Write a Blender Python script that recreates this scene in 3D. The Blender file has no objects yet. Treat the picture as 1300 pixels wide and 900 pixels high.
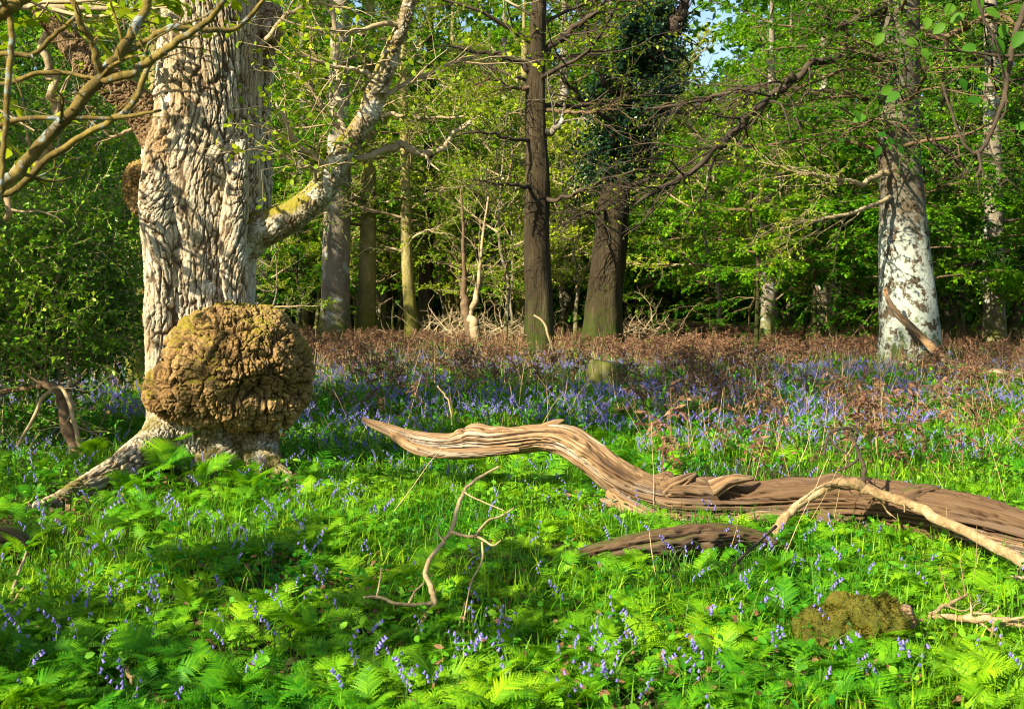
import bpy, math, time
import numpy as np
T0 = time.time()
rng = np.random.default_rng(11)
R = math.radians
scene = bpy.context.scene
COL = scene.collection

# ------------------------------------------------------------------ camera mapping
FPX, HZ, CAMH = 1444.0, 385.0, 1.5
PITCH = math.atan((450.0 - HZ) / FPX)
CP, SP = math.cos(PITCH), math.sin(PITCH)

def P(px, py, Y):
    """world point that stands at depth Y (metres in front of the photographer)"""
    u, v = (px - 650.0) / FPX, (450.0 - py) / FPX
    dy = CP + SP * v
    dz = -SP + CP * v
    k = Y / dy
    return np.array([u * k, Y, CAMH + dz * k])

def G(px, py):
    """point of the flat ground seen at a pixel"""
    v = (450.0 - py) / FPX
    dy, dz = CP + SP * v, -SP + CP * v
    k = -CAMH / dz
    return np.array([(px - 650.0) / FPX * k, dy * k, 0.0])

# ------------------------------------------------------------------ noise
def _h(ix, iy, iz, seed):
    h = (ix.astype(np.int64) * 374761393 + iy.astype(np.int64) * 668265263 + iz.astype(np.int64) * 2147483647 + seed * 1274126177) & 0xFFFFFFFF
    h = ((h ^ (h >> 13)) * 1274126177) & 0xFFFFFFFF
    h = ((h ^ (h >> 16)) * 2246822519) & 0xFFFFFFFF
    h = h ^ (h >> 15)
    return (h & 0xFFFFFF) / float(0x1000000)

def vnoise(p, seed=0):
    p = np.asarray(p, float)
    i = np.floor(p).astype(np.int64)
    f = p - i
    f = f * f * (3 - 2 * f)
    r = 0
    for dx in (0, 1):
        wx = f[:, 0] if dx else 1 - f[:, 0]
        for dy in (0, 1):
            wy = f[:, 1] if dy else 1 - f[:, 1]
            for dz in (0, 1):
                wz = f[:, 2] if dz else 1 - f[:, 2]
                r = r + wx * wy * wz * _h(i[:, 0] + dx, i[:, 1] + dy, i[:, 2] + dz, seed)
    return r

def fbm(p, octs=4, seed=0):
    r, a, s = 0, 0.5, 0
    q = np.asarray(p, float)
    for o in range(octs):
        r = r + a * vnoise(q, seed + o * 17)
        s += a
        a *= 0.5
        q = q * 2.03 + 3.1
    return r / s

def voro(p, seed=0):
    p = np.asarray(p, float)
    i = np.floor(p).astype(np.int64)
    f1 = np.full(len(p), 9.0)
    f2 = np.full(len(p), 9.0)
    for dx in (-1, 0, 1):
        for dy in (-1, 0, 1):
            for dz in (-1, 0, 1):
                c = i + (dx, dy, dz)
                q = np.stack([_h(c[:, 0], c[:, 1], c[:, 2], seed + k) for k in (1, 2, 3)], 1) + c
                d = np.sqrt(((q - p) ** 2).sum(1))
                f2 = np.where(d < f1, f1, np.minimum(f2, d))
                f1 = np.minimum(f1, d)
    return f1, f2

def sstep(a, b, x):
    t = np.clip((x - a) / (b - a), 0, 1)
    return t * t * (3 - 2 * t)

def unit(v):
    return v / (np.linalg.norm(v, axis=-1, keepdims=True) + 1e-12)

def height(x, y):
    x = np.atleast_1d(np.asarray(x, float)); y = np.atleast_1d(np.asarray(y, float))
    z0 = np.zeros_like(x)
    h = 0.16 * (fbm(np.stack([x * 0.35, y * 0.35, z0], 1), 3, 5) - 0.5)
    h += 0.06 * (fbm(np.stack([x * 1.7, y * 1.7, z0], 1), 2, 9) - 0.5)
    oak = np.exp(-((x + 2.7) ** 2 + (y - 10.1) ** 2) / 1.6)
    return h * np.clip(1.3 - oak, 0, 1) + 0.10 * oak

def hz1(x, y):
    return float(height(x, y)[0])

# ------------------------------------------------------------------ meshes
class MB:
    def __init__(self):
        self.v, self.q, self.t, self.n = [], [], [], 0
        self.qm, self.tm = [], []
        self.uv = None
    def add(self, v, q=None, t=None, m=0):
        v = np.asarray(v, np.float32).reshape(-1, 3)
        if q is not None and len(q):
            q = np.asarray(q, np.int32).reshape(-1, 4)
            self.q.append(q + self.n); self.qm.append(np.full(len(q), m, np.int32))
        if t is not None and len(t):
            t = np.asarray(t, np.int32).reshape(-1, 3)
            self.t.append(t + self.n); self.tm.append(np.full(len(t), m, np.int32))
        self.v.append(v); self.n += len(v)
        return self
    def arrays(self):
        v = np.concatenate(self.v) if self.v else np.zeros((0, 3), np.float32)
        q = np.concatenate(self.q) if self.q else np.zeros((0, 4), np.int32)
        t = np.concatenate(self.t) if self.t else np.zeros((0, 3), np.int32)
        return v, q, t
    def mesh(self, name, mats, smooth=True, attrs=None):
        v, q, t = self.arrays()
        me = bpy.data.meshes.new(name)
        me.vertices.add(len(v)); me.vertices.foreach_set('co', v.ravel())
        me.loops.add(q.size + t.size)
        me.loops.foreach_set('vertex_index', np.concatenate([q.ravel(), t.ravel()]))
        npoly = len(q) + len(t)
        me.polygons.add(npoly)
        st = np.concatenate([np.arange(len(q)) * 4, q.size + np.arange(len(t)) * 3]).astype(np.int32)
        me.polygons.foreach_set('loop_start', st)
        mi = np.concatenate(self.qm + self.tm) if npoly else np.zeros(0, np.int32)
        for m in (mats if isinstance(mats, (list, tuple)) else [mats]):
            me.materials.append(m)
        me.polygons.foreach_set('material_index', mi)
        me.polygons.foreach_set('use_smooth', np.full(npoly, smooth))
        for k, a in (attrs or {}).items():
            at = me.attributes.new(k, 'FLOAT', 'POINT')
            at.data.foreach_set('value', np.asarray(a, np.float32))
        me.update(calc_edges=True)
        return me

def link(name, data, parent=None, loc=None):
    o = bpy.data.objects.new(name, data)
    COL.objects.link(o)
    if loc is not None:
        o.location = loc
    if parent is not None:
        o.parent = parent
    return o

def tag(o, label=None, cat=None, group=None, kind=None):
    if label: o['label'] = label
    if cat: o['category'] = cat
    if group: o['group'] = group
    if kind: o['kind'] = kind
    return o

def root(name, loc, label, cat, group=None, rz=0.0, s=1.0):
    o = link(name, None, None, loc)
    o.empty_display_size = 0.2
    o.rotation_euler = (0, 0, rz); o.scale = (s, s, s)
    return tag(o, label, cat, group)

def catmull(pts, n):
    pts = np.asarray(pts, float)
    k = len(pts)
    pp = np.vstack([2 * pts[0] - pts[1], pts, 2 * pts[-1] - pts[-2]])
    u = np.linspace(0, k - 1 - 1e-9, n)
    i = np.floor(u).astype(int); f = (u - i)[:, None]
    a, b, c, d = pp[i], pp[i + 1], pp[i + 2], pp[i + 3]
    return 0.5 * (2 * b + (c - a) * f + (2 * a - 5 * b + 4 * c - d) * f ** 2 + (3 * b - a - 3 * c + d) * f ** 3)

def tubes(pts, r0, r1=None, nseg=3, rad=None):
    """pts (N,K,3): N tubes at once -> verts, quads, tris"""
    pts = np.asarray(pts, float)
    N, K, _ = pts.shape
    tan = np.empty_like(pts)
    tan[:, 1:-1] = pts[:, 2:] - pts[:, :-2]
    tan[:, 0] = pts[:, 1] - pts[:, 0]; tan[:, -1] = pts[:, -1] - pts[:, -2]
    tan = unit(tan)
    mean = unit(tan.mean(1))
    ref = np.where(np.abs(mean[:, 2:3]) > 0.75, np.array([[1.0, 0.13, 0]]), np.array([[0, 0.11, 1.0]]))
    a = unit(np.cross(tan, ref[:, None, :]))
    b = np.cross(tan, a)
    if rad is None:
        r0 = np.broadcast_to(np.asarray(r0, float), (N,)); r1 = np.broadcast_to(np.asarray(r1, float), (N,))
        rad = r0[:, None] + (r1 - r0)[:, None] * np.linspace(0, 1, K)[None]
    th = np.arange(nseg) * 2 * math.pi / nseg
    v = pts[:, :, None, :] + rad[:, :, None, None] * (np.cos(th)[None, None, :, None] * a[:, :, None] + np.sin(th)[None, None, :, None] * b[:, :, None])
    base = (np.arange(N) * K * nseg)[:, None, None] + (np.arange(K - 1) * nseg)[None, :, None]
    j = np.arange(nseg)[None, None]
    j2 = (j + 1) % nseg
    q = np.stack([base + j, base + j2, base + nseg + j2, base + nseg + j], -1).reshape(-1, 4)
    return v.reshape(-1, 3), q[:, ::-1]

def sweep(path, radii, nlen, nseg, disp=None, squash=None):
    """one thick tube, resampled smoothly, displaced; returns verts, quads, tris(end caps), along, angle"""
    pr = catmull(np.hstack([np.asarray(path, float), np.asarray(radii, float)[:, None]]), nlen)
    p, r = pr[:, :3], np.maximum(pr[:, 3], 0.002)
    tan = unit(np.gradient(p, axis=0))
    ref = np.array([0, 0, 1.0]) if abs(unit(tan.mean(0))[2]) < 0.75 else np.array([0, -1.0, 0])
    a = unit(ref - (tan @ ref)[:, None] * tan)
    for i in range(1, nlen):
        w = a[i - 1] - (a[i - 1] @ tan[i]) * tan[i]
        a[i] = w / np.linalg.norm(w)
    b = np.cross(tan, a)
    th = np.arange(nseg) * 2 * math.pi / nseg
    S = np.concatenate([[0], np.cumsum(np.linalg.norm(np.diff(p, axis=0), axis=1))])
    dirs = np.cos(th)[None, :, None] * a[:, None] + np.sin(th)[None, :, None] * b[:, None]
    rr = np.repeat(r[:, None], nseg, 1)
    if disp is not None:
        rr = rr + disp(np.repeat(S[:, None], nseg, 1), np.repeat(th[None], nlen, 0), rr)
    v = p[:, None] + rr[..., None] * dirs
    i = np.arange(nlen - 1)[:, None] * nseg; j = np.arange(nseg)[None]; j2 = (j + 1) % nseg
    q = np.stack([i + j, i + j2, i + nseg + j2, i + nseg + j], -1).reshape(-1, 4)
    v = np.vstack([v.reshape(-1, 3), p[:1], p[-1:]])
    c0, c1 = nlen * nseg, nlen * nseg + 1
    jj = np.arange(nseg); kk = (jj + 1) % nseg
    t = np.vstack([np.stack([kk, jj, np.full(nseg, c0)], 1), np.stack([(nlen - 1) * nseg + jj, (nlen - 1) * nseg + kk, np.full(nseg, c1)], 1)])
    along = np.concatenate([np.repeat(S, nseg), [S[0], S[-1]]])
    ang = np.concatenate([np.tile(th, nlen), [0, 0]])
    return v, q, t, along, ang

def grow(start, d, length, K, wander, grav, r=rng):
    start = np.asarray(start, float); N = len(start)
    pts = np.empty((N, K, 3)); pts[:, 0] = start
    d = unit(np.asarray(d, float)); step = (np.broadcast_to(length, (N,)) / (K - 1))[:, None]
    for k in range(1, K):
        d = d + r.normal(size=(N, 3)) * wander
        d[:, 2] -= grav
        d = unit(d)
        pts[:, k] = pts[:, k - 1] + d * step
    return pts

def offshoots(pts, n, t0, t1, a0, a1, flat=0.0, r=rng, up=0.0):
    """n side shoots from each of the tubes: start points, directions, parameter"""
    N, K, _ = pts.shape
    t = t0 + (t1 - t0) * (np.arange(n)[None] + r.random((N, n))) / n
    u = t * (K - 1) * 0.9999
    i = np.clip(np.floor(u).astype(int), 0, K - 2); f = (u - i)[..., None]
    rows = np.arange(N)[:, None]
    p = pts[rows, i] * (1 - f) + pts[rows, i + 1] * f
    tan = unit(pts[rows, i + 1] - pts[rows, i])
    hor = unit(np.cross(tan, np.array([0.02, 0.01, 1.0])))
    ver = np.cross(hor, tan)
    sgn = np.where((np.arange(n)[None] + r.integers(0, 2, (N, 1))) % 2, 1.0, -1.0)
    phi = np.where(r.random((N, n)) < flat, np.where(sgn > 0, 0, math.pi) + r.normal(size=(N, n)) * 0.3, r.random((N, n)) * 2 * math.pi)
    side = np.cos(phi)[..., None] * hor + np.sin(phi)[..., None] * ver
    ang = a0 + (a1 - a0) * r.random((N, n))
    d = np.cos(ang)[..., None] * tan + np.sin(ang)[..., None] * side
    d[..., 2] += up
    return p.reshape(-1, 3), unit(d.reshape(-1, 3)), t.reshape(-1)

def leafquads(p, d, L, W, tilt=0.5, r=rng, six=False, droop=0.15):
    N = len(p)
    L = np.broadcast_to(L, (N,))[:, None]; W = np.broadcast_to(W, (N,))[:, None]
    nrm = np.tile(np.array([[0, 0, 1.0]]), (N, 1)) + r.normal(size=(N, 3)) * tilt
    d = d + r.normal(size=(N, 3)) * 0.35
    d[:, 2] -= droop
    d = unit(d)
    s = unit(np.cross(nrm, d)); n = np.cross(d, s)
    if not six:
        v = np.stack([p, p + d * L * 0.45 + s * W * 0.5, p + d * L - n * L * 0.08, p + d * L * 0.5 - s * W * 0.5], 1)
        q = (np.arange(N) * 4)[:, None] + np.arange(4)[None]
        return v.reshape(-1, 3), q
    v = np.stack([p, p + d * L * .28 + s * W * .42, p + d * L * .68 + s * W * .5 + n * L * .04, p + d * L - n * L * .1,
                  p + d * L * .68 - s * W * .5 + n * L * .04, p + d * L * .28 - s * W * .42], 1)
    b = (np.arange(N) * 6)[:, None]
    q = np.vstack([b + np.array([[0, 1, 2, 3]]), b + np.array([[0, 3, 4, 5]])])
    return v.reshape(-1, 3), q

def scatter(v, q, t, pos, rz, s, tilt=None):
    """many turned and scaled copies of a small shape merged into arrays"""
    N, n = len(pos), len(v)
    c, sn = np.cos(rz)[:, None], np.sin(rz)[:, None]
    s = np.broadcast_to(np.asarray(s, float), (N,))[:, None]
    x = (v[None, :, 0] * c - v[None, :, 1] * sn) * s
    y = (v[None, :, 0] * sn + v[None, :, 1] * c) * s
    z = v[None, :, 2] * s + np.zeros_like(x)
    if tilt is not None:
        x = x + z * tilt[:, 0:1]; y = y + z * tilt[:, 1:2]
    o = np.stack([x + pos[:, 0:1], y + pos[:, 1:2], z + pos[:, 2:3]], -1).reshape(-1, 3)
    off = (np.arange(N) * n)[:, None, None]
    Q = (np.asarray(q)[None] + off).reshape(-1, 4) if q is not None and len(q) else None
    Tt = (np.asarray(t)[None] + off).reshape(-1, 3) if t is not None and len(t) else None
    return o, Q, Tt

# ------------------------------------------------------------------ materials
def new_mat(name):
    m = bpy.data.materials.new(name); m.use_nodes = True
    nt = m.node_tree; nt.nodes.clear()
    return m, nt, nt.nodes, nt.links

def node(nt, typ, **kw):
    n = nt.nodes.new(typ)
    for k, v in kw.items():
        setattr(n, k, v)
    return n

def ramp(nt, fac, stops):
    r = node(nt, 'ShaderNodeValToRGB')
    e = r.color_ramp.elements
    while len(e) < len(stops): e.new(0.5)
    for el, (p, c) in zip(e, stops):
        el.position = p; el.color = (*c, 1)
    nt.links.new(fac, r.inputs[0])
    return r.outputs[0]

def mixc(nt, fac, a, b):
    m = node(nt, 'ShaderNodeMix', data_type='RGBA')
    if isinstance(fac, (int, float)): m.inputs[0].default_value = fac
    else: nt.links.new(fac, m.inputs[0])
    for s, x in ((6, a), (7, b)):
        if isinstance(x, tuple): m.inputs[s].default_value = (*x, 1)
        else: nt.links.new(x, m.inputs[s])
    return m.outputs[2]

def noise_n(nt, vec, scale, detail=3, rough=0.55, mapping=None):
    if mapping is not None:
        mp = node(nt, 'ShaderNodeMapping'); mp.inputs['Scale'].default_value = mapping
        nt.links.new(vec, mp.inputs[0]); vec = mp.outputs[0]
    n = node(nt, 'ShaderNodeTexNoise')
    n.inputs['Scale'].default_value = scale; n.inputs['Detail'].default_value = detail; n.inputs['Roughness'].default_value = rough
    nt.links.new(vec, n.inputs['Vector'])
    return n.outputs['Fac']

def mathn(nt, op, a, b=None, clamp=False):
    m = node(nt, 'ShaderNodeMath', operation=op, use_clamp=clamp)
    for i, x in enumerate((a, b)):
        if x is None: continue
        if isinstance(x, (int, float)): m.inputs[i].default_value = x
        else: nt.links.new(x, m.inputs[i])
    return m.outputs[0]

def maprange(nt, x, a, b, c=0.0, d=1.0):
    m = node(nt, 'ShaderNodeMapRange', interpolation_type='SMOOTHSTEP')
    nt.links.new(x, m.inputs[0])
    for i, y in enumerate((a, b, c, d)): m.inputs[i + 1].default_value = y
    return m.outputs[0]

def leaf_mat(name, c0, c1, c2, trans=0.4, rough=0.55, spec=0.15, patch=0.5, bright=1.5, low=0.46):
    m, nt, N, L = new_mat(name)
    g = node(nt, 'ShaderNodeNewGeometry')
    tex = node(nt, 'ShaderNodeTexCoord')
    col = ramp(nt, g.outputs['Random Per Island'], [(0.0, c0), (0.55, c1), (1.0, c2)])
    n = noise_n(nt, g.outputs['Position'], patch, 2)
    hs = node(nt, 'ShaderNodeHueSaturation')
    L.new(maprange(nt, n, 0.32, 0.68, 0.522, 0.468), hs.inputs['Hue']); L.new(maprange(nt, n, 0.32, 0.68, low, bright), hs.inputs['Value'])
    L.new(col, hs.inputs['Color'])
    b = node(nt, 'ShaderNodeBsdfPrincipled'); b.inputs['Roughness'].default_value = rough
    b.inputs['Specular IOR Level'].default_value = spec
    L.new(hs.outputs[0], b.inputs['Base Color'])
    t = node(nt, 'ShaderNodeBsdfTranslucent')
    L.new(mixc(nt, 0.5, hs.outputs[0], (c2[0] * 1.3, c2[1] * 1.25, c2[2] * 0.6)), t.inputs['Color'])
    mx = node(nt, 'ShaderNodeMixShader'); mx.inputs[0].default_value = trans
    L.new(b.outputs[0], mx.inputs[1]); L.new(t.outputs[0], mx.inputs[2])
    o = node(nt, 'ShaderNodeOutputMaterial'); L.new(mx.outputs[0], o.inputs[0])
    return m

def bark_mat(name, dark, mid, light, scale=6.0, stretch=0.25, bump=0.6, moss=None, moss_h=(0.2, 1.2), lichen=0.0, lichen_scale=5.0, lichen_col=(0.5, 0.56, 0.5), moss_all=0.0, crack=None, bump_scale=1.0, rough=0.9, lichen_h=None, streak=None):
    """bark: streaky colour, bump, moss over the foot (real height above ground), pale lichen patches"""
    m, nt, N, L = new_mat(name)
    tex = node(nt, 'ShaderNodeTexCoord'); ob = tex.outputs['Object']
    big = noise_n(nt, ob, scale * 0.35, 4, 0.6, (1, 1, stretch * 1.6))
    fine = noise_n(nt, ob, scale * 3.2, 5, 0.65, (1, 1, stretch))
    f = mathn(nt, 'ADD', mathn(nt, 'MULTIPLY', big, 0.6), mathn(nt, 'MULTIPLY', fine, 0.4))
    col = ramp(nt, f, [(0.33, dark), (0.5, mid), (0.66, light)])
    if streak is not None:
        sk = noise_n(nt, ob, 1.5, 5, 0.6, (1.3, 1.3, 0.45))
        col = mixc(nt, maprange(nt, sk, 0.50, 0.64, 0.0, 0.7), col, mixc(nt, fine, streak, (streak[0] * 1.7, streak[1] * 1.6, streak[2] * 1.5)))
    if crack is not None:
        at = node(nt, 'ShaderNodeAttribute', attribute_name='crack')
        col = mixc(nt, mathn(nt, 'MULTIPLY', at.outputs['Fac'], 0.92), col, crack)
    if lichen > 0:
        ln = noise_n(nt, ob, lichen_scale, 6, 0.7)
        th = 0.62 - 0.3 * lichen
        lf = maprange(nt, ln, th, th + 0.07)
        if lichen_h:
            sp = node(nt, 'ShaderNodeSeparateXYZ'); L.new(ob, sp.inputs[0])
            lf = mathn(nt, 'MULTIPLY', lf, maprange(nt, mathn(nt, 'ADD', sp.outputs[2], mathn(nt, 'MULTIPLY', big, 2.0)), lichen_h[0], lichen_h[1], 1.0, 0.12))
        col = mixc(nt, mathn(nt, 'MULTIPLY', lf, 0.9), col, lichen_col)
    if moss is not None:
        sp = node(nt, 'ShaderNodeSeparateXYZ'); L.new(ob, sp.inputs[0])
        mn = noise_n(nt, ob, 3.5, 5, 0.65)
        hgt = mathn(nt, 'SUBTRACT', sp.outputs[2], mathn(nt, 'MULTIPLY', mathn(nt, 'SUBTRACT', mn, 0.5), 6.0))
        mf = maprange(nt, hgt, moss_h[0], moss_h[1], 1.0, 0.0)
        if moss_all > 0:
            g = node(nt, 'ShaderNodeNewGeometry'); sn = node(nt, 'ShaderNodeSeparateXYZ'); L.new(g.outputs['Normal'], sn.inputs[0])
            up = mathn(nt, 'ADD', mathn(nt, 'MULTIPLY', sn.outputs[2], 0.35), mn)
            mf = mathn(nt, 'MAXIMUM', mf, maprange(nt, up, 0.78 - 0.3 * moss_all, 0.9 - 0.3 * moss_all))
        mcol = mixc(nt, noise_n(nt, ob, 22, 3), moss, (moss[0] * 1.6, moss[1] * 1.4, moss[2]))
        col = mixc(nt, mathn(nt, 'MULTIPLY', mf, 0.92), col, mcol)
    b = node(nt, 'ShaderNodeBsdfPrincipled'); b.inputs['Roughness'].default_value = rough; b.inputs['Specular IOR Level'].default_value = 0.2
    L.new(col, b.inputs['Base Color'])
    ridg = noise_n(nt, ob, scale * 4, 6, 0.7, (1, 1, stretch))
    bp = node(nt, 'ShaderNodeBump'); bp.inputs['Strength'].default_value = bump; bp.inputs['Distance'].default_value = 0.03 * bump_scale
    L.new(ridg, bp.inputs['Height']); L.new(bp.outputs[0], b.inputs['Normal'])
    o = node(nt, 'ShaderNodeOutputMaterial'); L.new(b.outputs[0], o.inputs[0])
    return m

def wood_mat(name, dark, mid, light, grey, moss=None, damp=None):
    """weathered bare wood: grain follows the log through the stored along / around attributes"""
    m, nt, N, L = new_mat(name)
    al = node(nt, 'ShaderNodeAttribute', attribute_name='along'); an = node(nt, 'ShaderNodeAttribute', attribute_name='around')
    cb = node(nt, 'ShaderNodeCombineXYZ')
    L.new(mathn(nt, 'MULTIPLY', mathn(nt, 'COSINE', an.outputs['Fac']), 1.0), cb.inputs[0])
    L.new(mathn(nt, 'SINE', an.outputs['Fac']), cb.inputs[1]); L.new(al.outputs['Fac'], cb.inputs[2])
    v = cb.outputs[0]
    g1 = noise_n(nt, v, 5.0, 6, 0.7, (1, 1, 0.35)); g2 = noise_n(nt, v, 16.0, 5, 0.7, (1, 1, 0.12)); g3 = noise_n(nt, v, 1.6, 3, 0.5)
    f = mathn(nt, 'ADD', mathn(nt, 'MULTIPLY', g1, 0.45), mathn(nt, 'MULTIPLY', g2, 0.55))
    col = ramp(nt, f, [(0.34, dark), (0.5, mid), (0.66, light)])
    col = mixc(nt, maprange(nt, g3, 0.5, 0.68, 0.0, 0.75), col, grey)
    if damp is not None:
        wet = maprange(nt, mathn(nt, 'ADD', al.outputs['Fac'], mathn(nt, 'MULTIPLY', mathn(nt, 'SUBTRACT', noise_n(nt, v, 1.8, 5, 0.7), 0.5), 3.4)), damp[0], damp[1], 0.0, 0.9)
        col = mixc(nt, wet, col, mixc(nt, g2, (0.028, 0.016, 0.008), (0.15, 0.082, 0.036)))
    at = node(nt, 'ShaderNodeAttribute', attribute_name='crack')
    col = mixc(nt, mathn(nt, 'MULTIPLY', at.outputs['Fac'], 0.9), col, (0.03, 0.016, 0.008))
    if moss is not None:
        g = node(nt, 'ShaderNodeNewGeometry'); sn = node(nt, 'ShaderNodeSeparateXYZ'); L.new(g.outputs['Normal'], sn.inputs[0])
        mf = maprange(nt, mathn(nt, 'ADD', mathn(nt, 'MULTIPLY', sn.outputs[2], 0.3), noise_n(nt, v, 2.4, 5, 0.65)), 0.66, 0.86)
        col = mixc(nt, mf, col, moss)
    b = node(nt, 'ShaderNodeBsdfPrincipled'); b.inputs['Roughness'].default_value = 0.8; b.inputs['Specular IOR Level'].default_value = 0.25
    L.new(col, b.inputs['Base Color'])
    bp = node(nt, 'ShaderNodeBump'); bp.inputs['Strength'].default_value = 0.55; bp.inputs['Distance'].default_value = 0.012
    L.new(g2, bp.inputs['Height']); L.new(bp.outputs[0], b.inputs['Normal'])
    o = node(nt, 'ShaderNodeOutputMaterial'); L.new(b.outputs[0], o.inputs[0])
    return m

def simple_mat(name, c0, c1, rough=0.7, spec=0.3, trans=0.0):
    m, nt, N, L = new_mat(name)
    g = node(nt, 'ShaderNodeNewGeometry')
    col = mixc(nt, g.outputs['Random Per Island'], c0, c1)
    col = mixc(nt, mathn(nt, 'MULTIPLY', noise_n(nt, g.outputs['Position'], 14.0, 3), 0.5), col, (c0[0] * .6, c0[1] * .6, c0[2] * .6))
    b = node(nt, 'ShaderNodeBsdfPrincipled'); b.inputs['Roughness'].default_value = rough; b.inputs['Specular IOR Level'].default_value = spec
    L.new(col, b.inputs['Base Color'])
    out = b.outputs[0]
    if trans > 0:
        t = node(nt, 'ShaderNodeBsdfTranslucent'); L.new(col, t.inputs['Color'])
        mx = node(nt, 'ShaderNodeMixShader'); mx.inputs[0].default_value = trans
        L.new(b.outputs[0], mx.inputs[1]); L.new(t.outputs[0], mx.inputs[2]); out = mx.outputs[0]
    o = node(nt, 'ShaderNodeOutputMaterial'); L.new(out, o.inputs[0])
    return m

M = {}
M['beech_leaf'] = leaf_mat('beech_leaf', (0.035, 0.15, 0.003), (0.08, 0.27, 0.004), (0.18, 0.40, 0.007), 0.45, patch=0.22)
M['oak_leaf'] = leaf_mat('oak_leaf', (0.10, 0.20, 0.004), (0.18, 0.31, 0.006), (0.32, 0.42, 0.012), 0.42, patch=0.3)
M['dark_leaf'] = leaf_mat('dark_leaf', (0.024, 0.085, 0.006), (0.045, 0.14, 0.008), (0.08, 0.2, 0.012), 0.3, patch=0.25)
M['holly_leaf'] = leaf_mat('holly_leaf', (0.05, 0.17, 0.004), (0.10, 0.30, 0.006), (0.22, 0.44, 0.010), 0.3, rough=0.35, spec=0.3, patch=0.9)
M['ivy_leaf'] = leaf_mat('ivy_leaf', (0.008, 0.035, 0.012), (0.014, 0.055, 0.02), (0.03, 0.08, 0.02), 0.15, rough=0.35, spec=0.5, patch=1.5)
M['hazel_leaf'] = leaf_mat('hazel_leaf', (0.03, 0.13, 0.01), (0.05, 0.18, 0.012), (0.08, 0.22, 0.015), 0.5, patch=1.0)
M['grass'] = leaf_mat('grass', (0.028, 0.11, 0.004), (0.08, 0.28, 0.005), (0.23, 0.43, 0.010), 0.42, rough=0.45, spec=0.22, patch=1.1, low=0.75)
M['fern'] = leaf_mat('fern', (0.05, 0.20, 0.003), (0.095, 0.30, 0.004), (0.17, 0.39, 0.006), 0.42, spec=0.2, patch=1.2, low=0.75)
M['herb'] = leaf_mat('herb', (0.02, 0.11, 0.005), (0.05, 0.22, 0.008), (0.12, 0.33, 0.012), 0.35, patch=0.8, low=0.75)
M['flower'] = simple_mat('bluebell_petal', (0.24, 0.19, 0.66), (0.46, 0.40, 0.84), 0.5, 0.3, 0.35)
M['stem'] = simple_mat('bluebell_stem', (0.07, 0.2, 0.015), (0.12, 0.26, 0.03), 0.5, 0.3, 0.2)
M['bracken'] = simple_mat('dead_bracken', (0.12, 0.055, 0.03), (0.38, 0.22, 0.12), 0.85, 0.15, 0.25)
M['straw'] = simple_mat('straw', (0.42, 0.28, 0.12), (0.62, 0.47, 0.25), 0.8, 0.2, 0.1)
M['litter'] = simple_mat('leaf_litter', (0.13, 0.06, 0.025), (0.30, 0.17, 0.08), 0.8, 0.2, 0.2)
M['twig_pale'] = bark_mat('pale_twig', (0.20, 0.14, 0.07), (0.34, 0.26, 0.14), (0.46, 0.38, 0.24), 9, 1.0, 0.3)
M['twig_brown'] = bark_mat('brown_twig', (0.07, 0.045, 0.025), (0.13, 0.085, 0.045), (0.22, 0.15, 0.08), 9, 1.0, 0.3)
M['twig_dark'] = bark_mat('dark_twig', (0.03, 0.022, 0.015), (0.055, 0.04, 0.026), (0.09, 0.066, 0.04), 9, 1.0, 0.3)
M['stick'] = bark_mat('bleached_stick', (0.12, 0.07, 0.03), (0.36, 0.25, 0.12), (0.58, 0.46, 0.29), 7, 1.0, 0.9)
M['pale_stick'] = bark_mat('pale_stick', (0.26, 0.17, 0.075), (0.44, 0.32, 0.16), (0.6, 0.48, 0.28), 11, 1.0, 0.6)
M['lichen_twig'] = bark_mat('lichen_twig', (0.05, 0.035, 0.012), (0.14, 0.10, 0.022), (0.27, 0.20, 0.045), 9, 1.0, 0.4, lichen=0.28, lichen_scale=14, lichen_col=(0.24, 0.29, 0.28))
M['limb_brown'] = bark_mat('brown_limb_bark', (0.09, 0.05, 0.022), (0.20, 0.125, 0.06), (0.34, 0.24, 0.13), 5.0, 0.6, 0.6, crack=(0.05, 0.028, 0.012), bump_scale=0.6)
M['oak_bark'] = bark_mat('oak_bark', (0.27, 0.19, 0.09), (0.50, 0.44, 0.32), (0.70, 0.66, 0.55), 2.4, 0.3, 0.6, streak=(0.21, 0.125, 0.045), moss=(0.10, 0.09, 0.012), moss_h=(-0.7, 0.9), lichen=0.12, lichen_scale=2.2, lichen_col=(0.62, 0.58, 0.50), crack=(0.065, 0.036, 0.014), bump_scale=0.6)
M['limb_bark'] = bark_mat('mossy_limb_bark', (0.16, 0.11, 0.05), (0.34, 0.28, 0.17), (0.55, 0.50, 0.38), 6.0, 0.5, 0.5, moss=(0.15, 0.14, 0.012), moss_h=(-9, -8), moss_all=0.75, lichen=0.25, lichen_scale=3.2, lichen_col=(0.58, 0.54, 0.44), crack=(0.10, 0.06, 0.02), bump_scale=0.5)
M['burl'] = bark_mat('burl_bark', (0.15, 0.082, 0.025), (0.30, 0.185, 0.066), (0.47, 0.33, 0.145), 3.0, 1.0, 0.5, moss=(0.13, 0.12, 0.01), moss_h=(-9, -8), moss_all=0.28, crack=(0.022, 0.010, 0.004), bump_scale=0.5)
M['beech_bark'] = bark_mat('beech_bark', (0.035, 0.025, 0.014), (0.075, 0.056, 0.032), (0.14, 0.11, 0.066), 3.0, 0.8, 0.9, moss=(0.05, 0.075, 0.01), moss_h=(0.0, 0.7), lichen=0.62, lichen_scale=3.4, lichen_col=(0.38, 0.42, 0.35), lichen_h=(3.3, 5.2), bump_scale=0.9)
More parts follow.
